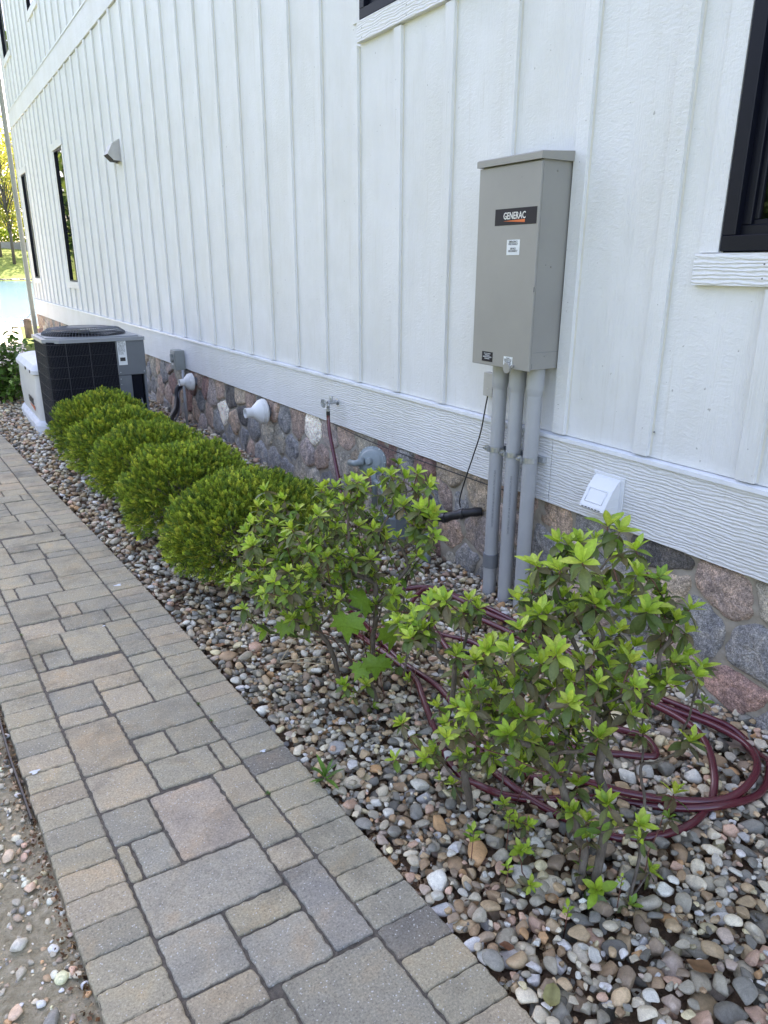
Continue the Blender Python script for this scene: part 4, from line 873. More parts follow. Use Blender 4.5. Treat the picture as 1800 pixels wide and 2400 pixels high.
# hoses
def hose_mat():
    m=NT('maroon_hose_rubber'); m.base(m.ramp(m.noise(8,4),[(.3,(.08,.010,.017)),(.7,(.115,.017,.026))])); m.set(Roughness=.22); m.b.inputs['Specular IOR Level'].default_value=.7; return m.m
M_HOSE=hose_mat()
hz=empty('garden_hose',(-.5,1.6,0),'maroon garden hose hanging from the spigot and coiled on the pebbles by the wall','hose')
b=MB(); b.lathe((-.07,3.92,.612),(0,0,-1),[(0,.0095),(.0,.0125),(.03,.0125),(.032,.0105),(.06,.0105)],14); b.build('hose_fitting',M_RUB,hz)
def hmz(x,y): 
    ix=min(max(int((x-HX0)/CELL),2),nx-3); iy=min(max(int((y-HY0)/CELL),2),ny-3); return float(np.median(hm[ix-2:ix+3,iy-2:iy+3]))
HR=.0112
drop_pts=[(-.07,3.92,.60),(-.072,3.915,.55),(-.08,3.885,.47),(-.10,3.80,.36),(-.135,3.68,.24),(-.20,3.50,.11),(-.30,3.25,.03),(-.42,3.0,.02),(-.58,2.80,.02),(-.72,2.66,.02)]
loops=[ # ground plan key points (x,y,lift)
 (-.766,2.60,0),(-.79,2.45,0),(-.80,2.2,0),(-.80,1.92,.01),(-.86,1.75,.01),(-.93,1.56,0),(-.965,1.42,0),(-.96,1.33,0),(-.92,1.25,0),(-.837,1.192,0),(-.70,1.13,0),(-.56,.98,.012),(-.46,.90,.012),(-.30,.875,.012),(-.17,.925,.012),(-.105,1.0,0),(-.085,1.10,0),(-.11,1.22,.0),
 (-.14,1.5,0),(-.15,1.8,0),(-.20,2.1,.02),(-.22,2.3,.022),(-.30,2.5,.012),(-.42,2.60,0),(-.60,2.63,0),(-.70,2.57,0),(-.73,2.35,.015),(-.77,2.05,.02),(-.765,1.80,.02),(-.80,1.62,.01),(-.86,1.42,.0),(-.885,1.30,0),(-.86,1.16,.01),(-.784,1.008,0),(-.697,.937,0),(-.572,.905,0),(-.441,.932,0),(-.348,.992,.018),(-.25,1.10,.018),(-.21,1.23,.018),
 (-.20,1.5,.014),(-.19,1.85,.014),(-.25,2.15,.026),(-.30,2.40,.03),(-.35,2.47,.03),(-.46,2.42,.02),(-.52,2.32,.01),(-.50,2.15,.0),(-.44,2.0,0),(-.47,1.88,0),(-.55,1.70,.0),(-.68,1.50,.0),(-.78,1.38,.01),(-.80,1.28,.014),(-.74,1.2,.014),(-.64,1.07,.014),(-.52,.96,.024),(-.40,.90,.026),(-.26,.915,.026),(-.155,1.0,.012),(-.135,1.13,.012),(-.17,1.3,.012),
 (-.24,1.62,.01),(-.27,1.95,.008),(-.32,2.2,.0),(-.40,2.3,0),(-.50,2.22,.02),(-.56,2.05,.02),(-.60,1.85,.01),(-.66,1.66,.012),(-.68,1.45,.014),(-.60,1.28,.0),(-.50,1.2,0),(-.42,1.14,.0),(-.38,1.22,0),(-.42,1.32,0)]
pts=[np.array(p) for p in drop_pts]
for (x,y,l) in loops: pts.append(np.array((x,y,max(hmz(x,y),-.01)+HR*.8+l)))
pp=catmull(pts,9)
b=MB(); b.tube(pp,HR,12); b.build('hose',M_HOSE,hz)
# gas regulator + meter
gr=empty('gas_regulator',(-.12,3.3,.42),'blue grey round gas pressure regulator on the stone wall above the shrub','gas regulator')
gx,gy,gzz=-.13,3.335,.425; ax=Vector((-.80,-.55,.22)).normalized()
b=MB(); b.lathe((gx+.02,gy,gzz),ax,[(-.03,.05),(-.025,.078),(0,.085),(.006,.085),(.008,.078),(.012,.076),(.016,.068),(.026,.058),(.030,.045),(.034,.022),(.055,.016),(.057,0)],32); b.build('diaphragm_housing',M_GAS,gr)
for k in range(12):
    b=MB(); q=2*PI*k/12; u=ax.cross(Vector((0,0,1))).normalized(); w2=ax.cross(u); p=Vector((gx+.02,gy,gzz))+(u*math.cos(q)+w2*math.sin(q))*.0815
    b.lathe(p+ax*.008,ax,[(0,.0045),(.004,.0045),(.0045,0)],6); b.build('bolt',M_ZINC,gr)
b=MB(); b.tube([(gx-.035,gy+.0,gzz+.01),(gx-.06,gy+.045,gzz-.012),(gx-.065,gy+.10,gzz-.018)],[.020,.018,.018],14); b.tube([(gx-.01,gy-.055,gzz-.02),(gx+.0,gy-.06,gzz-.10),(gx+.0,gy-.06,gzz-.24)],.016,12); b.build('outlet_stub',M_GAS,gr)
gm=empty('gas_meter',(-.16,3.05,0),'blue grey gas meter half hidden behind the middle azalea','gas meter')
b=MB(); b.box(-.20,-.08,2.98,3.13,.06,.22,bev=.02); b.build('body',simple('meter_blue_grey',(.13,.155,.165),.45),gm)
b=MB(); b.tube(catmull([(-.17,3.12,.25),(-.17,3.12,.32),(-.15,3.2,.335),(-.13,3.27,.33)],5),.014,10); b.tube([(-.17,2.99,.24),(-.17,2.99,.30),(-.10,2.97,.30),(.03,2.97,.30)],.014,10); b.tube([(-.06,2.86,-.1),(-.06,2.86,.20)],.02,10); b.build('pipe',M_GAS,gm)
# electrical disconnect + drop conduit
dc=empty('disconnect_box',(-.05,7.04,.5),'small grey green disconnect box on the skirt board beside the condenser','disconnect box')
b=MB(); b.box(-.095,-.0005,6.96,7.10,.50,.685,bev=.004); b.build('box',M_DISC,dc)
b=MB(); b.box(-.100,-.095,6.965,7.095,.515,.672,bev=.002); b.lathe((-.1,7.03,.60),(-1,0,0),[(0,.03),(.012,.03),(.014,.026),(.016,0)],12); b.box(-.12,-.10,7.015,7.045,.575,.65,bev=.003); b.build('door',M_DISC,dc)
b=MB()
for k in range(2): b.box(-.102,-.1005,7.01+k*.03,7.03+k*.03,.545,.565)
b.build('sticker',M_STICK,dc)
b=MB(); b.tube([(-.04,6.93,-.1),(-.04,6.93,.505)],.013,12); props(b.build('conduit_drop',M_PVC),'slim grey conduit running from the disconnect box down to the ground','conduit')
# ================= CONDENSER =================
ac=empty('air_conditioner',(-.92,6.75,0),'large air conditioner condenser with dark coil sides and a grey lid','air conditioner')
XL,XR,YA,YB,Z0,Z1=-1.29,-.525,6.35,7.10,.09,.885; XG=-.757
def rrect(x0,x1,y0,y1,r,n=5,rs=None):
    o=[]; rs=rs or [r]*4
    for (cx,cy,a0,rr_) in ((x0+rs[0],y0+rs[0],PI,rs[0]),(x1-rs[1],y0+rs[1],1.5*PI,rs[1]),(x1-rs[2],y1-rs[2],0,rs[2]),(x0+rs[3],y1-rs[3],.5*PI,rs[3])):
        for k in range(n+1): q=a0+.5*PI*k/n; o.append((cx+rr_*math.cos(q),cy+rr_*math.sin(q)))
    return o
def prism(b,o,z0,z1,mi=0,smooth=False):
    n=len(o); v=[(x,y,z0) for x,y in o]+[(x,y,z1) for x,y in o]; b.add(v,[(k,(k+1)%n,n+(k+1)%n,n+k) for k in range(n)]+[tuple(range(n))[::-1],tuple(range(n,2*n))],mi,None,smooth)
b=MB(); prism(b,rrect(XL+.012,XR-.03,YA+.012,YB-.012,.09,6,[.085,.02,.02,.085]),Z0+.03,Z1-.02); b.build('coil',M_ACD,ac)
b=MB(); o=rrect(XL+.003,XG,YA+.003,YB-.003,.09,8,[.09,.001,.001,.09])
def along(o,s,closed=True):
    L=[0]
    for k in range(len(o)-1): L.append(L[-1]+math.dist(o[k],o[k+1]))
    s=min(max(s,0),L[-1]-1e-6); k=max(t for t in range(len(L)) if L[t]<=s); k=min(k,len(o)-2); t=(s-L[k])/max(1e-9,L[k+1]-L[k]); return (o[k][0]+(o[k+1][0]-o[k][0])*t,o[k][1]+(o[k+1][1]-o[k][1])*t),L[-1]
# order outline: start at near face right end -> left corner -> back
near=[(XG,YA+.003)]+[p for p in rrect(XL+.003,XG,YA+.003,YB-.003,.09,8,[.09,.001,.001,.09])[0:9]][::-1]+[(XL+.003,YB-.09)]
_,LL=along(near,0)
for k in range(9):
    z=Z0+.05+k*.088; b.tube([(x,y,z) for x,y in near],.0015,5)
s=0
while s<LL: 
    (x,y),_=along(near,s); b.box(x-.0009,x+.0009,y-.0009,y+.0009,Z0+.03,Z1-.03); s+=.0115
for s in (.16,.30,.43):
    (x,y),_=along(near,s*LL/.9); b.box(x-.0028,x+.0028,y-.004,y,Z0+.03,Z1-.03)
b.build('wire_guard',M_ACW,ac)
b=MB(); b.box(XG,XR,YA-.002,YA+.30,.575,Z1-.025,bev=.004); b.box(XG,XG+.105,YA+.002,YA+.12,Z0,.573,bev=.003); b.box(XG+.105,XR-.02,YA+.10,YA+.30,Z0,.573); b.box(XR-.022,XR-.004,YA+.004,YA+.30,Z0,.575); b.build('service_panel',M_ACG,ac)
for (x,z) in ((XG+.018,.60),(XG+.018,.86),(XR-.02,.60),(XG+.015,.50),(XG+.015,.545)): b=MB(); b.lathe((x,YA-.004,z),(0,1,0),[(0,0),(0,.004),(.003,.004)],8); b.build('screw',M_ZINC,ac)
b=MB(); b.box(XG+.012,XG+.082,YA-.0035,YA-.002,.660,.865); st=b.build('sticker',M_STICK,ac); st['label']='tall white rating sticker'
m90=Matrix(((0,0,0,0),(0,0,-1,YA-.0038),(0,0,0,0),(0,0,0,1)))
MXF=lambda x,z: Matrix(((1,0,0,x),(0,0,-1,YA-.0037),(0,1,0,z),(0,0,0,1)))
text_mesh('MODEL 24 36\nSERIAL 1207\nVOLTS 208 230\nPHASE 1  HZ 60\nCOMPRESSOR\nFAN MOTOR\nMIN CIRCUIT\nMAX FUSE 40\nREFRIGERANT\nR410A 2.5 KG\nFACTORY\nCHARGED',.010,M_INK,st,MXF(XG+.017,.852),'lettering',.0001,.0001,.9,space=.95)
b=MB(); b.box(XG+.025,XG+.068,YA-.0042,YA-.0036,.692,.722); b.build('code_block',M_INK,st)
b=MB(); b.box(XR+.0005,XR+.0015,YA+.05,YA+.13,.60,.79); st=b.build('sticker',M_STICK,ac); st['label']='narrow yellow topped warning sticker around the corner'
# lid with chamfered corners
def chamf(x0,x1,y0,y1,c): return [(x0+c,y0),(x1-.01,y0),(x1,y0+.01),(x1,y1-.01),(x1-.01,y1),(x0+c,y1),(x0,y1-c),(x0,y0+c)]
b=MB(); prism(b,chamf(XL-.010,XR+.008,YA-.012,YB+.012,.11),Z1-.028,Z1); prism(b,chamf(XL+.025,XR-.03,YA+.03,YB-.03,.10),Z1,Z1+.010); b.build('lid',M_ACL,ac)
fx,fy=(XL+XR)/2-.015,(YA+YB)/2
b=MB(); b.lathe((fx,fy,Z1+.0101),(0,0,1),[(0,.325),(.003,.325),(.0035,.315),(.0036,0)],40); b.build('fan_opening',M_ACD,ac)
b=MB(); b.lathe((fx,fy,Z1+.014),(0,0,1),[(0,.05),(.02,.05),(.022,0)],16)
for k in range(4):
    q=k*PI/2+.4; c_,s_=math.cos(q),math.sin(q); b.add([(fx+c_*.05-s_*.0,fy+s_*.05,Z1+.015),(fx+c_*.29-s_*.02,fy+s_*.29+c_*.02,Z1+.016),(fx+c_*.25-s_*.16,fy+s_*.25+c_*.16,Z1+.028),(fx-s_*.05,fy+c_*.05,Z1+.028)],[(0,1,2,3)])
b.build('fan_blade',simple('fan_blade_grey',(.10,.11,.12),.35),ac,False)
b=MB()
for k in range(84):
    q=2*PI*k/84; c_,s_=math.cos(q),math.sin(q); b.tube([(fx+c_*r_,fy+s_*r_,Z1+z_) for r_,z_ in ((.335,.008),(.330,.028),(.285,.058),(.20,.066),(.13,.068))],.0021,4)
for r_,z_ in ((.335,.012),(.302,.048),(.245,.062),(.19,.067),(.13,.069)): b.tube([(fx+math.cos(q)*r_,fy+math.sin(q)*r_,Z1+z_) for q in np.linspace(0,2*PI,49)],.0028,5,cap=False)
b.lathe((fx,fy,Z1+.062),(0,0,1),[(0,0),(0,.135),(.008,.132),(.010,0)],28); b.build('fan_guard',simple('fan_guard_grey',(.09,.105,.12),.4),ac)
b=MB(); b.box(XL+.02,XR+.02,YA-.01,YB+.02,-.05,.042,bev=.01); b.box(XL+.03,XR-.03,YA+.02,YB-.02,.04,Z0+.032); props(b.build('equipment_pad',simple('pad_concrete',(.26,.25,.23),.85,0,.15,20)),'low concrete pad under the air conditioner','pad')
# line set and whip
b=MB(); b.tube(catmull([(-.45,6.52,.19),(-.40,6.52,.13),(-.32,6.56,.10),(-.24,6.74,.10),(-.15,6.90,.14),(-.09,7.03,.22),(-.06,7.08,.31),(.03,7.1,.36)],8),.026,12)
props(b.build('insulated_pipe',M_RUB),'thick black insulated pipe looping from the condenser to the stone wall','pipe')
b=MB(); b.tube(catmull([(-.535,6.48,.18),(-.46,6.47,.16),(-.38,6.50,.12),(-.27,6.64,.075),(-.16,6.82,.09),(-.09,6.97,.17),(-.06,7.05,.28),(.02,7.1,.33)],8),.010,8)
props(b.build('copper_line_cover',simple('grey_line_cover',(.13,.13,.14),.5)),'thinner grey pipe following the black insulated pipe below it','pipe')
b=MB(); b.tube(catmull([(XR-.05,YA+.06,.56),(XR-.06,YA+.03,.45),(XR-.05,YA+.02,.30),(XR+.02,YA+.06,.17),(XR+.12,YA+.10,.11),(-.3,6.6,.13)],8),.009,8)
props(b.build('flexible_conduit',simple('whip_grey',(.22,.23,.25),.4)),'light grey flexible cable hanging inside the open corner of the condenser','cable')
# ================= GENERATOR =================
ge=empty('standby_generator',(-1.0,7.8,0),'cream white generator enclosure tucked behind the air conditioner','generator')
GX0,GX1,GY0,GY1=-1.305,-.70,7.22,8.42
def ringv(o,z): return [(x,y,z) for x,y in o]
def loft(b,rings,mi=0,smooth=True):
    n=len(rings[0]); v=[p for r_ in rings for p in r_]; f=[]
    for i in range(len(rings)-1):
        for k in range(n): f.append((i*n+k,i*n+(k+1)%n,(i+1)*n+(k+1)%n,(i+1)*n+k))
    f.append(tuple(range(n))[::-1]); f.append(tuple((len(rings)-1)*n+k for k in range(n))); b.add(v,f,mi,None,False)
O=lambda d,r_=.07: rrect(GX0+d,GX1-d,GY0+d,GY1-d,r_,12)
b=MB(); loft(b,[ringv(O(-.03,.10),-.05),ringv(O(-.03,.10),.045),ringv(O(-.015,.09),.075),ringv(O(.0),.088)]); b.build('base',M_WHITEB,ge)
b=MB(); loft(b,[ringv(O(.006),.086),ringv(O(.0),.30),ringv(O(.008),.50)]); b.build('enclosure',M_WHITE,ge)
b=MB(); loft(b,[ringv(O(.008),.506),ringv(O(-.012,.085),.510),ringv(O(-.012,.085),.545),ringv(O(.02,.08),.59),ringv(O(.09,.08),.615),ringv(O(.2,.06),.62)]); b.build('lid',M_WHITEB,ge)
for ya,yb_ in ((7.60,7.66),(7.32,7.35)): b=MB(); b.box(GX0-.018,GX0-.010,ya,yb_,.52,.545); b.build('latch',M_RUB,ge)
text_mesh('GENERAC',.085,M_INK,ge,face_mx(GX0-.003,7.80,.205),'lettering',.001,.003,.85)
b=MB(); b.add([(GX0-.003,7.80,.185),(GX0-.003,7.45,.150),(GX0-.003,7.45,.195)],[(0,1,2)]); b.build('wedge',M_ORANGE,ge,False)
# ================= PLANTS =================
LT=np.array([0,.18,.38,.58,.78,.92,1.0]); LW=np.array([.10,.55,.92,1.0,.72,.34,.03])
def leaf_batch(items):
    """items: base(3), dir(3), normal(3), length, width, curl, colour -> arrays"""
    n=len(items); B=np.array([i[0] for i in items]); D=np.array([i[1] for i in items],float); N=np.array([i[2] for i in items],float)
    L=np.array([i[3] for i in items]); W=np.array([i[4] for i in items]); K=np.array([i[5] for i in items]); C=np.array([i[6] for i in items])
    D/=np.linalg.norm(D,axis=1)[:,None]; S=np.cross(D,N); S/=np.linalg.norm(S,axis=1)[:,None]+1e-9; N=np.cross(S,D)
    m=len(LT); V=np.zeros((n,m,3,3)); 
    for a in range(m):
        t=LT[a]; ctr=B+D*(L*(t-.12*abs(1)*(K**2)*t*t))[:,None]-N*(L*K*t*t)[:,None]
        for j,s in enumerate((-1,0,1)):
            V[:,a,j]=ctr+S*(s*LW[a]*W*.5)[:,None]+N*(abs(s)*LW[a]*W*.16+ (0 if s else -.012*L*0))[:,None]
    f=[]
    for a in range(m-1):
        for j in range(2): q=a*3+j; f.append((q,q+1,q+4,q+3))
    f=np.array(f); Fc=(f[None]+(np.arange(n)*m*3)[:,None,None]).reshape(-1,4)
    cc=np.repeat(C[:,None,:],m*3,axis=1).reshape(n,m,3,3).copy(); cc[:,:,1,:]*=1.18; cc[:,0:2]*=np.array([1.05,1.0,.95])
    return V.reshape(-1,3),Fc,cc.reshape(-1,3)
def jit(c,k=.12): 
    q=random.gauss(1,k); return (max(.005,c[0]*q*random.gauss(1,.05)),max(.005,c[1]*q),max(.003,c[2]*q))
YOUNG=[(.34,.48,.045),(.40,.53,.06),(.27,.41,.04),(.45,.56,.085)]
OLD=[(.15,.175,.055),(.17,.145,.075),(.12,.17,.045),(.18,.15,.08),(.16,.19,.06),(.10,.15,.04)]
MIDG=[(.17,.29,.035),(.21,.34,.04),(.14,.24,.035)]
def rosette(Y,O,p,ax,s,ny=None,youngc=YOUNG,L0=.037):
    ax=np.array(ax)/np.linalg.norm(ax); u=np.cross(ax,(0.3,.9,.1)); u/=np.linalg.norm(u); v=np.cross(ax,u); a0=random.uniform(0,6.28)
    n=ny or random.randint(6,8)
    for k in range(n):
        q=a0+k*2.399; el=math.radians(30+48*k/n+random.gauss(0,10)); L=L0*s*random.uniform(.78,1.15)*(1-.30*k/n)
        r=u*math.cos(q)+v*math.sin(q); d=r*math.cos(el)+ax*math.sin(el); nn=ax*math.cos(el)-r*math.sin(el)
        Y.append((p+d*.002,d,nn,L,L*random.uniform(.38,.48),random.uniform(.02,.22),jit(random.choice(youngc),.1)))
    for k in range(random.randint(4,6)):
        q=a0+1+k*2.399/1.6; el=math.radians(random.uniform(-50,5)); L=L0*s*random.uniform(.85,1.15)
        r=u*math.cos(q)+v*math.sin(q); d=r*math.cos(el)+ax*math.sin(el); nn=ax*math.cos(el)-r*math.sin(el)
        O.append((p-ax*random.uniform(.004,.014),d,nn,L,L*random.uniform(.40,.48),random.uniform(.1,.4),jit(random.choice(OLD),.14)))
def azalea(name,label,bases,tips,L0,seed,group,extra=1.0):
    random.seed(seed)
    c0=np.mean([b[:3] for b in bases],axis=0); t=empty(name,(float(c0[0]),float(c0[1]),0),label,'shrub',group)
    nodes=[];par=[];leafn=[]
    for bx_,by_,r_,lean in bases:
        nodes.append(np.array((bx_,by_,-.06)));par.append(-1); a=len(nodes)-1
        h=random.uniform(.05,.09)
        for k in range(3):
            nodes.append(nodes[-1]+np.array((lean[0]*.03+random.gauss(0,.006),lean[1]*.03+random.gauss(0,.006),h))); par.append(len(nodes)-2)
    TP=[np.array(q[:3]) for q in tips]; sz=[q[3] for q in tips]
    order=sorted(range(len(TP)),key=lambda i:min(np.linalg.norm(TP[i]-np.array((b[0],b[1],0))) for b in bases))
    dist={i:0 for i in range(len(nodes))}
    for i in range(1,len(nodes)): dist[i]=0 if par[i]<0 else dist[par[i]]+np.linalg.norm(nodes[i]-nodes[par[i]])
    tipnode={}
    for i in order:
        T=TP[i]; best=None
        for j,nd in enumerate(nodes):
            if j in leafn or par[j]<0: continue
            d=T-nd; L=np.linalg.norm(d)
            if L<.02: continue
            pen=max(0,.25-d[2]/L)*.35+(.04 if L<.04 else 0)
            sc=L+dist[j]*.42+pen
            if best is None or sc<best[0]: best=(sc,j,L)
        _,j,L=best; a=nodes[j]; k=max(2,int(L/.035)); prev=j
        mid=(a+T)/2+np.array((0,0,-.10*L))+ (T-a)*0+np.array([random.gauss(0,.05*L) for _ in range(3)])
        for q in range(1,k+1):
            s=q/k; P_=(1-s)**2*a+2*s*(1-s)*mid+s*s*T
            if q<k: P_=P_+np.array([random.gauss(0,.003) for _ in range(3)])
            nodes.append(P_); par.append(prev); dist[len(nodes)-1]=dist[prev]+L/k; prev=len(nodes)-1
        leafn.append(prev); tipnode[i]=prev
    cnt=[0]*len(nodes)
    for i,nd in tipnode.items():
        while nd>=0: cnt[nd]+=1; nd=par[nd]
    rad=[min(.0085 if len(bases)>5 else .0115,max(.0013,.0017*max(1,c)**.46)) for c in cnt]
    ch={}
    for i,p in enumerate(par): ch.setdefault(p,[]).append(i)
    b=MB(); tw=MB()
    stack=[i for i in range(len(nodes)) if par[i]<0]
    while stack:
        s=stack.pop(); chain=[s]; 
        if par[s]>=0: chain=[par[s],s]
        while True:
            k=ch.get(chain[-1],[])
            if not k: break
            k=sorted(k,key=lambda q:-cnt[q]); stack+=k[1:]; chain.append(k[0])
        rr_=[rad[q] for q in chain]; 
        if len(chain)>1 and par[chain[0]]>=0 or (len(chain)>1 and chain[0]!=s): rr_[0]=rr_[1]
        if len(chain)<2: continue
        # split thick and thin part
        cut=next((q for q in range(len(chain)) if rr_[q]<.0021),len(chain))
        P_=[nodes[q] for q in chain]
        if cut>=2: b.tube(catmull(P_[:cut+1],3),list(np.interp(np.linspace(0,1,(len(P_[:cut+1])-1)*3+1),np.linspace(0,1,len(P_[:cut+1])),rr_[:cut+1])),7)
        if cut<len(chain): 
            q0=max(0,cut-1 if cut<2 else cut); Q=P_[q0:]; 
            if len(Q)>1: b.tube(Q,rr_[q0:],5,1)
    # dead bare twigs
    for _ in range(int(16*extra)):
        j=random.randrange(len(nodes)); 
        if cnt[j]<2: continue
        d=np.array((random.gauss(0,1),random.gauss(0,1),random.uniform(0,1.2))); d/=np.linalg.norm(d); L=random.uniform(.04,.11)
        b.tube([nodes[j],nodes[j]+d*L*.5+np.array((0,0,.004)),nodes[j]+d*L],[.0013,.001,.0006],4)
    b.build('stem',[M_BARK,M_TWIG],t)
    Y=[];O=[];G=[]
    cc=np.mean(TP,axis=0)
    for i in range(len(TP)):
        d=nodes[tipnode[i]]-nodes[par[tipnode[i]]]; d/=np.linalg.norm(d); o=(TP[i]-cc); o[2]=0
        ax=d*.6+np.array((0,0,.9))+o*1.2+np.array([random.gauss(0,.12) for _ in range(3)])
        rosette(Y,O,TP[i],ax,sz[i],L0=L0)
        # companion smaller shoot
        if random.random()<.55*extra:
            j=par[tipnode[i]]; j=par[j] if par[j]>0 else j; q=nodes[j]+np.array((random.gauss(0,.022),random.gauss(0,.022),random.uniform(-.005,.02))); 
            tw2=q; rosette(Y if random.random()<.5 else G,O,q,(random.gauss(0,.5),random.gauss(0,.5),1),sz[i]*.72,5,YOUNG if random.random()<.5 else MIDG,L0)
    # older leaves along the thin branches
    for j in range(len(nodes)):
        if 0<cnt[j]<=3 and par[j]>=0 and nodes[j][2]>.10:
            for _ in range(random.choice((0,1,1,2,2))):
                d=np.array((random.gauss(0,1),random.gauss(0,1),random.uniform(-.7,.6))); d/=np.linalg.norm(d)
                L=L0*random.uniform(.6,1.05); (O if random.random()<.7 else G).append((nodes[j],d,np.array((0,0,1))+.3*np.array([random.gauss(0,1) for _ in range(3)]),L,L*.42,random.uniform(.05,.35),jit(random.choice(OLD if random.random()<.55 else MIDG),.15)))
    for nm,it in (('young_leaves',Y),('old_leaves',O),('green_leaves',G)):
        if it: V,Fc,C=leaf_batch(it); np_mesh(nm,V,Fc,M_LEAF,t,C)
    return t
def dense(T,n,sd):
    r=random.Random(len(T)); T=list(T); o=list(T)
    for _ in range(n):
        q=r.choice(T); p=(q[0]+r.gauss(0,sd),q[1]+r.gauss(0,sd)+.02,q[2]-abs(r.gauss(0,sd))*.8,q[3]*.9)
        if p[2]>(.24 if len(T)>=70 else .10) and p[0]<(-.66 if len(T)==70 else -.12): o.append(p)
    return o
GA='azalea shrubs with lime green new leaves'
azalea('azalea_shrub','nearest azalea shrub with large lime rosettes, in front of the stone wall at the right',[(-1.01,.90,.02,(.6,.4)),(-.985,.875,.02,(.9,.5)),(-.955,.80,.02,(1.6,1.0))],dense(SHRUB_A,75,.05),.047,31,GA)
azalea('azalea_shrub','small middle azalea in front of the coiled maroon hose, smallest of the three azaleas',[(-1.02,1.27,.02,(-.4,.2)),(-.985,1.235,.02,(.1,.1)),(-.94,1.22,.02,(.6,-.2))],dense(SHRUB_B,45,.045),.044,32,GA)
azalea('azalea_shrub','bushy further azalea left of the conduits, big lobed leaves at its base',[(-.97,1.86,.02,(-.3,.3)),(-.93,1.90,.02,(.2,.3)),(-.94,2.08,.02,(-.4,.4)),(-1.0,2.03,.02,(-.8,.1)),(-.88,1.84,.02,(.5,.0)),(-.99,1.94,.02,(-.5,.0)),(-.90,1.98,.02,(.1,.2)),(-1.03,1.97,.02,(-.9,-.2)),(-.85,1.90,.02,(.7,.3))],dense(SHRUB_C,110,.055),.053,33,GA,1.15)
# lobed maple like seedling leaves at the far azalea
MAP=[(0,0),(.16,-.10),(.42,-.18),(.34,.02),(.62,.05),(.52,.22),(.70,.48),(.42,.44),(.36,.62),(.20,.56),(0,1.0)]
def lobed(b,base,d,nrm,L,c):
    d=Vector(d).normalized(); n=Vector(nrm).normalized(); s=d.cross(n).normalized(); n=s.cross(d)
    out=[(x,y) for x,y in MAP]+[(-x,y) for x,y in MAP[-2:0:-1]]
    P=[Vector(base)+s*(x*L)+d*(y*L)+n*(.10*L*math.cos(x*5)-.42*L*y*y) for x,y in out]; ctr=Vector(base)+d*(.35*L)+n*(.09*L)
    b.add(P+[ctr],[(k,(k+1)%len(P),len(P)) for k in range(len(P))],0,c,True)
ms=empty('maple_seedling',(-.92,1.98,0),'seedling with large lobed green leaves growing inside the further azalea','seedling')
b=MB(); sb_=MB()
for (x,y,z,dx,dy,dz,L) in [(-1.03,1.86,.42,-.5,-.2,.0,.105),(-1.13,1.80,.41,-.3,-.3,-.9,.115),(-.96,1.80,.33,-.1,-.3,-.9,.12),(-1.08,1.71,.29,-.2,-.3,-.8,.095),(-1.24,2.03,.31,-.5,-.3,-.6,.07),(-1.10,1.76,.24,-.6,-.2,-.5,.07)]:
    b=MB(); lobed(b,(x,y,z),(dx,dy,dz),(-.5+random.gauss(0,.3),-.5,.8+random.gauss(0,.3)),L*.82,(*jit((.15,.27,.025),.2),1)); sb_.tube([(-.93,1.98,-.02),((x-.93)/2,(y+1.98)/2,z*.75),(x,y,z)],[.0025,.002,.001],5); b.build('leaf',M_LEAF,ms,False)
sb_.build('stem',M_TWIG,ms)
# ---- weed at path edge and sprouts
def blade_plant(name,x,y,z,n,L,label,cols,w=.16,cat='weed',lo=15,hi=80,group=None):
    t=empty(name,(x,y,z),label,cat,group); it=[]
    for k in range(n):
        q=k*2.4+random.random()*.5; el=math.radians(lo+(hi-lo)*k/n+random.gauss(0,5)); d=np.array((math.cos(q)*math.cos(el),math.sin(q)*math.cos(el),math.sin(el))); nn=np.array((-math.cos(q)*math.sin(el),-math.sin(q)*math.sin(el),math.cos(el)))
        l=L*random.uniform(.75,1.1); it.append((np.array((x,y,z+.02*k/n*L*12)),d,nn,l,l*w,random.uniform(.15,.45),jit(random.choice(cols),.1)))
    V,Fc,C=leaf_batch(it); np_mesh('leaves',V,Fc,M_LEAF,t,C); b=MB(); b.tube([(x,y,z-.03),(x,y,z+.03*L*12*.6)],[.002,.0015],5); b.build('stem',M_TWIG,t); return t
random.seed(4)
blade_plant('weed',-1.325,1.60,.005,13,.062,'green narrow leaved weed sprouting at the edge of the path',[(.09,.20,.035),(.12,.24,.04),(.07,.15,.03)],.2)
GJ='tiny green tufts growing in the path joints'
def near_tip(x,y,s): return x
for i,(s,y,lb) in enumerate([(.149,2.07,'tiny green tuft in the right joint of the path, middle one of the joint tufts'),(.575,3.06,'tiny dark green tuft in the left joint of the path, furthest of the tufts'),(.149,2.19,'smallest green tuft in the right joint just beyond the middle one'),(.149,1.64,'small green tuft in the right joint level with the weed')]):
    blade_plant('joint_tuft',xr(y)-s,y,-.003,8,.012,lb,[(.08,.17,.03)],.3,'weed',20,75,GJ)
def sprig(x,y,z,n,L,label,h=.05,cols=YOUNG):
    t=empty('sprout',(x,y,0),label,'sprout','small leafy sprouts near the azalea stems'); it=[]; O=[]; b=MB()
    b.tube([(x,y,-.03),(x+.004,y-.002,z)],[.0016,.001],5); 
    for k in range(n):
        zz=z-h*k/n*.7; q=k*2.4+random.random(); el=math.radians(random.uniform(10,55)); d=np.array((math.cos(q)*math.cos(el),math.sin(q)*math.cos(el),math.sin(el))); nn=np.array((-math.cos(q)*math.sin(el),-math.sin(q)*math.sin(el),math.cos(el)))
        it.append((np.array((x+.003,y,zz)),d,nn,L*random.uniform(.7,1.1),L*.45,.15,jit(random.choice(cols),.1)))
    V,Fc,C=leaf_batch(it); np_mesh('leaves',V,Fc,M_LEAF,t,C); b.build('stem',M_TWIG,t)
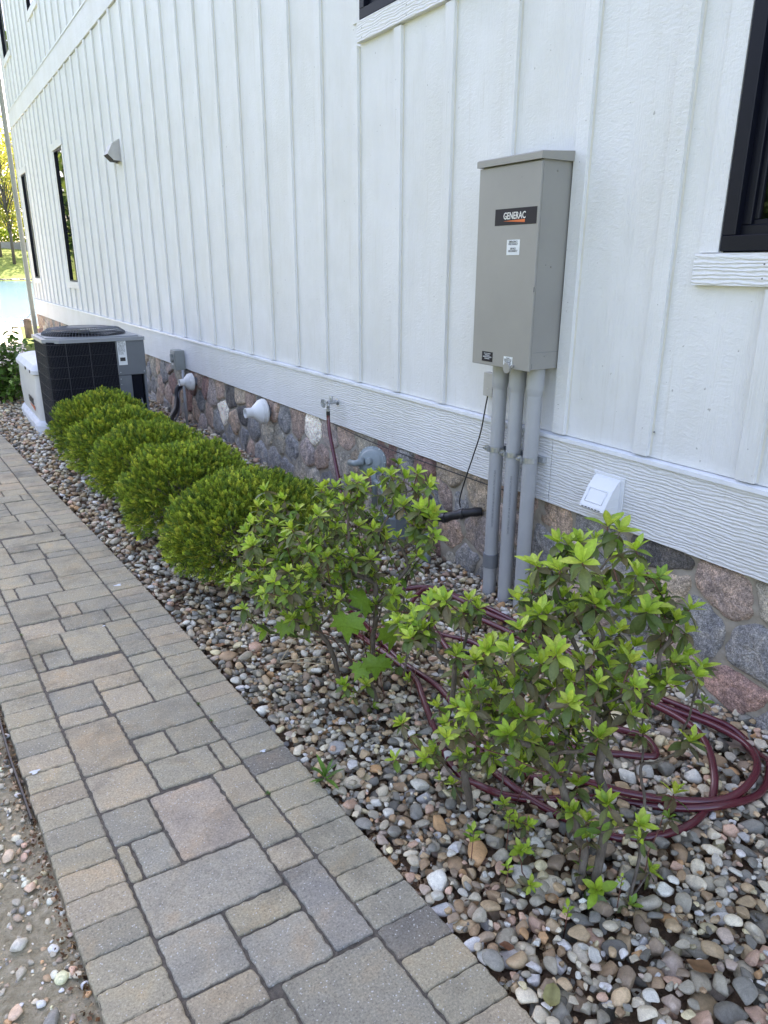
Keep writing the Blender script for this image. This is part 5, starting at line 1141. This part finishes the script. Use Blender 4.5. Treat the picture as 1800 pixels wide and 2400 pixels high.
sprig(-1.13,1.02,.07,7,.020,'leafy sprout left of the nearest azalea stems, between pebbles')
sprig(-1.09,.86,.06,6,.022,'bright sprout at the very foot of the nearest azalea')
sprig(-.95,.83,.10,6,.014,'tiny pale sprout right of the thick near stem')
sprig(-1.06,1.10,.13,9,.024,'taller sprout between the nearest and the middle azalea')
sprig(-1.16,1.12,.11,9,.028,'dark leafed sprout low in front of the middle azalea',.06,MIDG+YOUNG)
# ---- arborvitae
def spray_proto():
    q=[]; L=1.0
    def rh(p,d,l,w):
        d=np.array(d); n=np.array((-d[1],d[0])); p=np.array(p)
        q.append([p,p+d*l*.55+n*w,p+d*l,p+d*l*.55-n*w])
    rh((0,0),(0,1),.55,.05); rh((0,.45),(0,1),.55,.06)
    for k,s in enumerate((-1,1,-1,1,-1,1)):
        y=.18+.13*k; a=math.radians(random.uniform(32,48))*s; l=.52-.06*k; rh((0,y),(math.sin(a),math.cos(a)),l,.055)
        a2=a*.25; m=(math.sin(a)*l*.45,y+math.cos(a)*l*.45); rh(m,(math.sin(a2),math.cos(a2)),l*.5,.05)
    a=np.array(q); Z=-.10*(a[...,0]**2+ (a[...,1]-.2)**2)+.03*np.random.default_rng(len(q)).normal(size=a[...,0].shape)
    return np.stack([a[...,0],a[...,1],Z],-1)
random.seed(8)
SPR=np.array([spray_proto() for _ in range(8)])
def arb(x,y,rx,ry,h,label,seed,n=5200):
    r=np.random.default_rng(seed); t=empty('arborvitae',(x,y,0),label,'shrub','round evergreen shrubs beside the path')
    U=r.normal(size=(n,3)); U/=np.linalg.norm(U,axis=1)[:,None]; U[:,2]=np.where(U[:,2]<-.62,-U[:,2],U[:,2])
    ph=r.uniform(0,6,6); lump=1+.06*np.sin(U[:,0]*7+ph[0])*np.sin(U[:,1]*6+ph[1])+.05*np.sin(U[:,2]*9+ph[2]+U[:,0]*4)+.035*np.sin(U[:,1]*15+ph[3])*np.sin(U[:,0]*14+ph[4])
    rad=(1.03-.36*r.random(n)**1.3)*lump; hz=h*.5
    P=np.stack([x+U[:,0]*rx*rad,y+U[:,1]*ry*rad,hz*1.02+U[:,2]*hz*rad*1.0],-1); P[:,2]=np.maximum(P[:,2],.012)
    D=U*np.array([1/rx,1/ry,1/hz])*.4; D/=np.linalg.norm(D,axis=1)[:,None]; D=D*.9+np.array([0,0,.32])+r.normal(0,.26,(n,3)); D/=np.linalg.norm(D,axis=1)[:,None]
    A=np.cross(D,r.normal(size=(n,3))); A/=np.linalg.norm(A,axis=1)[:,None]; N=np.cross(A,D)
    s=r.uniform(.030,.052,n); pr=SPR[r.integers(0,8,n)]; k=pr.shape[1]
    V=P[:,None,None,:]+s[:,None,None,None]*(pr[...,0,None]*A[:,None,None,:]+pr[...,1,None]*D[:,None,None,:]+pr[...,2,None]*N[:,None,None,:])
    base=1.22*np.array([(.075,.12,.013),(.115,.165,.015),(.17,.215,.02),(.05,.09,.013),(.24,.255,.026),(.14,.18,.016)])[r.integers(0,6,n)]*(1+r.normal(0,.14,(n,1)))
    C=np.repeat(base[:,None,:],k*4,axis=1).reshape(n,k,4,3); tip=np.clip(pr[...,1],0,1)[...,None]; C=C*(1+1.25*tip**2.5)
    np_mesh('foliage',V.reshape(-1,3),np.arange(n*k*4).reshape(-1,4),M_ARB,t,np.clip(C.reshape(-1,3),.01,1),False)
    b=MB(); random.seed(seed)
    for q in range(46):
        a=random.uniform(0,6.28); e=random.uniform(.15,1.3); rr_=.86
        p=(x+math.cos(a)*math.cos(e)*rx*rr_,y+math.sin(a)*math.cos(e)*ry*rr_,.04+math.sin(e)*h*.85)
        b.tube([(x+random.gauss(0,.03),y+random.gauss(0,.03),-.05),(x+(p[0]-x)*.35,y+(p[1]-y)*.35,.05+p[2]*.45),p],[.010,.006,.002],5)
    b.build('branch',M_BARK,t); return t
arb(-.91,3.13,.40,.36,.48,'nearest round evergreen, touching the bushy azalea',41,8500)
arb(-.99,3.85,.355,.31,.50,'second round evergreen from the camera end of the row',42,7000)
arb(-1.0,4.52,.35,.29,.50,'third, middle round evergreen of the row of five',43,6000)
arb(-1.03,5.12,.34,.27,.50,'fourth round evergreen, next to last before the air conditioner',44,5400)
arb(-1.06,5.70,.35,.28,.52,'furthest round evergreen, directly in front of the air conditioner coil',45,5000)
# ---- broad leaved shrub beyond the generator
random.seed(6); bs=empty('broadleaf_shrub',(-1.42,9.2,0),'dark broad leaved shrub beyond the generator at the end of the path','shrub'); it=[]; b=MB()
for k in range(44):
    q=random.uniform(0,6.28); e=random.uniform(.3,1.4); L=random.uniform(.50,.92); tip=np.array((-1.42+math.cos(q)*math.cos(e)*L*.75,9.2+math.sin(q)*math.cos(e)*L*.7,math.sin(e)*L)); base=np.array((-1.42+random.gauss(0,.05),9.2+random.gauss(0,.05),-.06)); mid=base*.5+tip*.5+np.array((0,0,-.03))
    b.tube([base,mid,tip],[.007,.004,.0015],5)
    for j in range(26):
        s=random.uniform(.22,1.02); p=(1-s)**2*base+2*s*(1-s)*mid+s*s*tip+np.array([random.gauss(0,.02) for _ in range(3)]); d=np.array((random.gauss(0,1),random.gauss(0,1),random.gauss(.1,.6))); l=random.uniform(.06,.10)
        it.append((p,d,np.array((random.gauss(0,.4),random.gauss(0,.4),1)),l,l*.5,random.uniform(.1,.4),jit(random.choice([(.08,.17,.03),(.11,.22,.04),(.06,.13,.025),(.15,.26,.045)]),.15)))
V,Fc,C=leaf_batch(it); np_mesh('leaves',V,Fc,M_LEAF,bs,C); b.build('stem',M_BARK,bs)
# overhanging twig with yellow leaves above the lake at the left edge
# ---- straw, fallen leaves, bits
b=MB(); z=.022
for a,c in (((-1.165,2.27),(-1.005,2.435)),((-1.165,2.268),(-.99,2.20)),((-1.16,2.262),(-1.02,2.145))):
    bb=MB(); bb.tube([(a[0],a[1],z),((a[0]+c[0])/2,(a[1]+c[1])/2,z+.004),(c[0],c[1],z+.004)],.0022,6)
    n={0:'dry straw stalk pointing away toward the round evergreens',1:'dry straw stalk lying flat, upper one of the pair by the azalea foot',2:'dry straw stalk lying flat, lower one of the pair by the azalea foot'}[len([o for o in bpy.data.objects if o.name.startswith('straw_stalk')])]
    props(bb.build('straw_stalk',simple('dry_straw',(.48,.38,.24),.6)),n,'stalk','dry straw stalks on the pebbles')
OVAL=[(0,0),(.16,.1),(.27,.3),(.28,.5),(.22,.72),(.1,.9),(0,1)]
def dryleaf(x,y,ang,L,c,label,z=None,curl=.25,outline=OVAL,tilt=0):
    z0=float(hm[int((x-L*.35-HX0)/CELL):int((x+L*.35-HX0)/CELL),int((y-L*.35-HY0)/CELL):int((y+L*.35-HY0)/CELL)].max())+.005
    ca_,sa=math.cos(ang),math.sin(ang); b=MB(); P=[]; cols=[]
    for i,(px,py) in enumerate(outline):
        for s_ in (-1,-.5,0,.5,1):
            q=py-.5; w_=px*s_; zz=z0+L*(abs(w_)*curl*.8+.07*math.cos(py*9+x*30)*(abs(s_)>.4)+.10*q*q+tilt*q*.4)
            P.append((x+(w_*ca_-q*sa)*L,y+(w_*sa+q*ca_)*L,zz)); k=.8 if s_==0 else 1+.12*math.sin(i*2.6+s_*3); cols.append(tuple(v*k for v in c)+(1,))
    f=[]
    for i in range(len(outline)-1):
        for j in range(4): q=i*5+j; f.append((q,q+1,q+6,q+5))
    b.add(P,f,0,None,True); b.c=cols
    props(b.build('fallen_leaf',M_TREEL,None,False),label,'leaf','fallen leaves among the pebbles')
dryleaf(-1.245,.745,-.9,.062,(.38,.36,.15),'pale yellow green fallen leaf at the bottom edge by the path corner',.022,.2)
dryleaf(-.93,.62,.6,.060,(.27,.15,.07),'ribbed tan brown fallen leaf on the large pebbles at the bottom')
dryleaf(-.16,1.02,.4,.10,(.21,.16,.12),'large curled grey brown oak leaf inside the right hose loop',.03,.3,[(0,0),(.1,.15),(.3,.2),(.18,.35),(.42,.5),(.2,.58),(.34,.8),(.12,.82),(0,1)],.3)
dryleaf(-.37,.90,1.4,.055,(.30,.17,.10),'reddish brown fallen leaf just outside the hose loop')
dryleaf(-.86,1.62,.9,.07,(.24,.18,.13),'pale brown crumpled leaf by the crossing hoses',.03,.35)
dryleaf(-1.245,.885,.6,.035,(.22,.10,.05),'small rust coloured leaf sliver against the path edge',.012,.3)
dryleaf(-1.315,2.52,1.2,.045,(.34,.19,.10),'orange brown leaf on the pebbles beside the path near the nearest evergreen')
dryleaf(-.55,1.0,.2,.045,(.26,.14,.08),'dark brown leaf between the two nearest hose loops')
# bird droppings on the pavers
def blob(x,y,r,label):
    b=MB(); P=[]; n=18
    for k in range(n): q=2*PI*k/n; rr_=r*(1+.3*math.sin(3*q+x*9)+.15*math.sin(5*q)); P.append((x+math.cos(q)*rr_*1.25,y+math.sin(q)*rr_,.0012))
    P.append((x,y,.0035)); b.add(P,[(k,(k+1)%n,n) for k in range(n)],0,None,True); props(b.build('bird_dropping',simple('chalky_white',(.62,.66,.68),.8)),label,'dropping','bird droppings on the path')
blob(-1.515,3.36,.013,'largest chalky white dropping on the right border pavers'); blob(-1.425,1.83,.007,'small white dropping on a right border paver above the dark paver')
blob(-2.05,2.10,.010,'white dropping on the left border pavers'); blob(-1.665,2.965,.005,'tiny white speck on the big square paver')
b=MB(); V3=[(p[0]*.016-1.62,p[1]*.012+4.22,p[2]*.008+.006) for p in PM[3]]; b.add(V3,FM.tolist(),0,(.22,.19,.15,1),True); props(b.build('loose_pebble',M_PEB),'single brown pebble lying on a path paver','pebble')
# black edging strip
b=MB()
ys_=np.linspace(1.9,3.4,14)
v=[];f=[]
for i,y in enumerate(ys_):
    x=xr(y)-.735-.003*math.sin(y*9); v+=[(x-.004,y,-.05),(x-.004,y,-.006),(x+.001,y,-.006),(x+.001,y,-.05)]
    if i:
        o_=(i-1)*4
        for k in range(3): f.append((o_+k,o_+k+1,o_+k+5,o_+k+4))
b.add(v,f); props(b.build('edging_strip',M_RUB),'black plastic edging strip along the outer side of the path','edging')
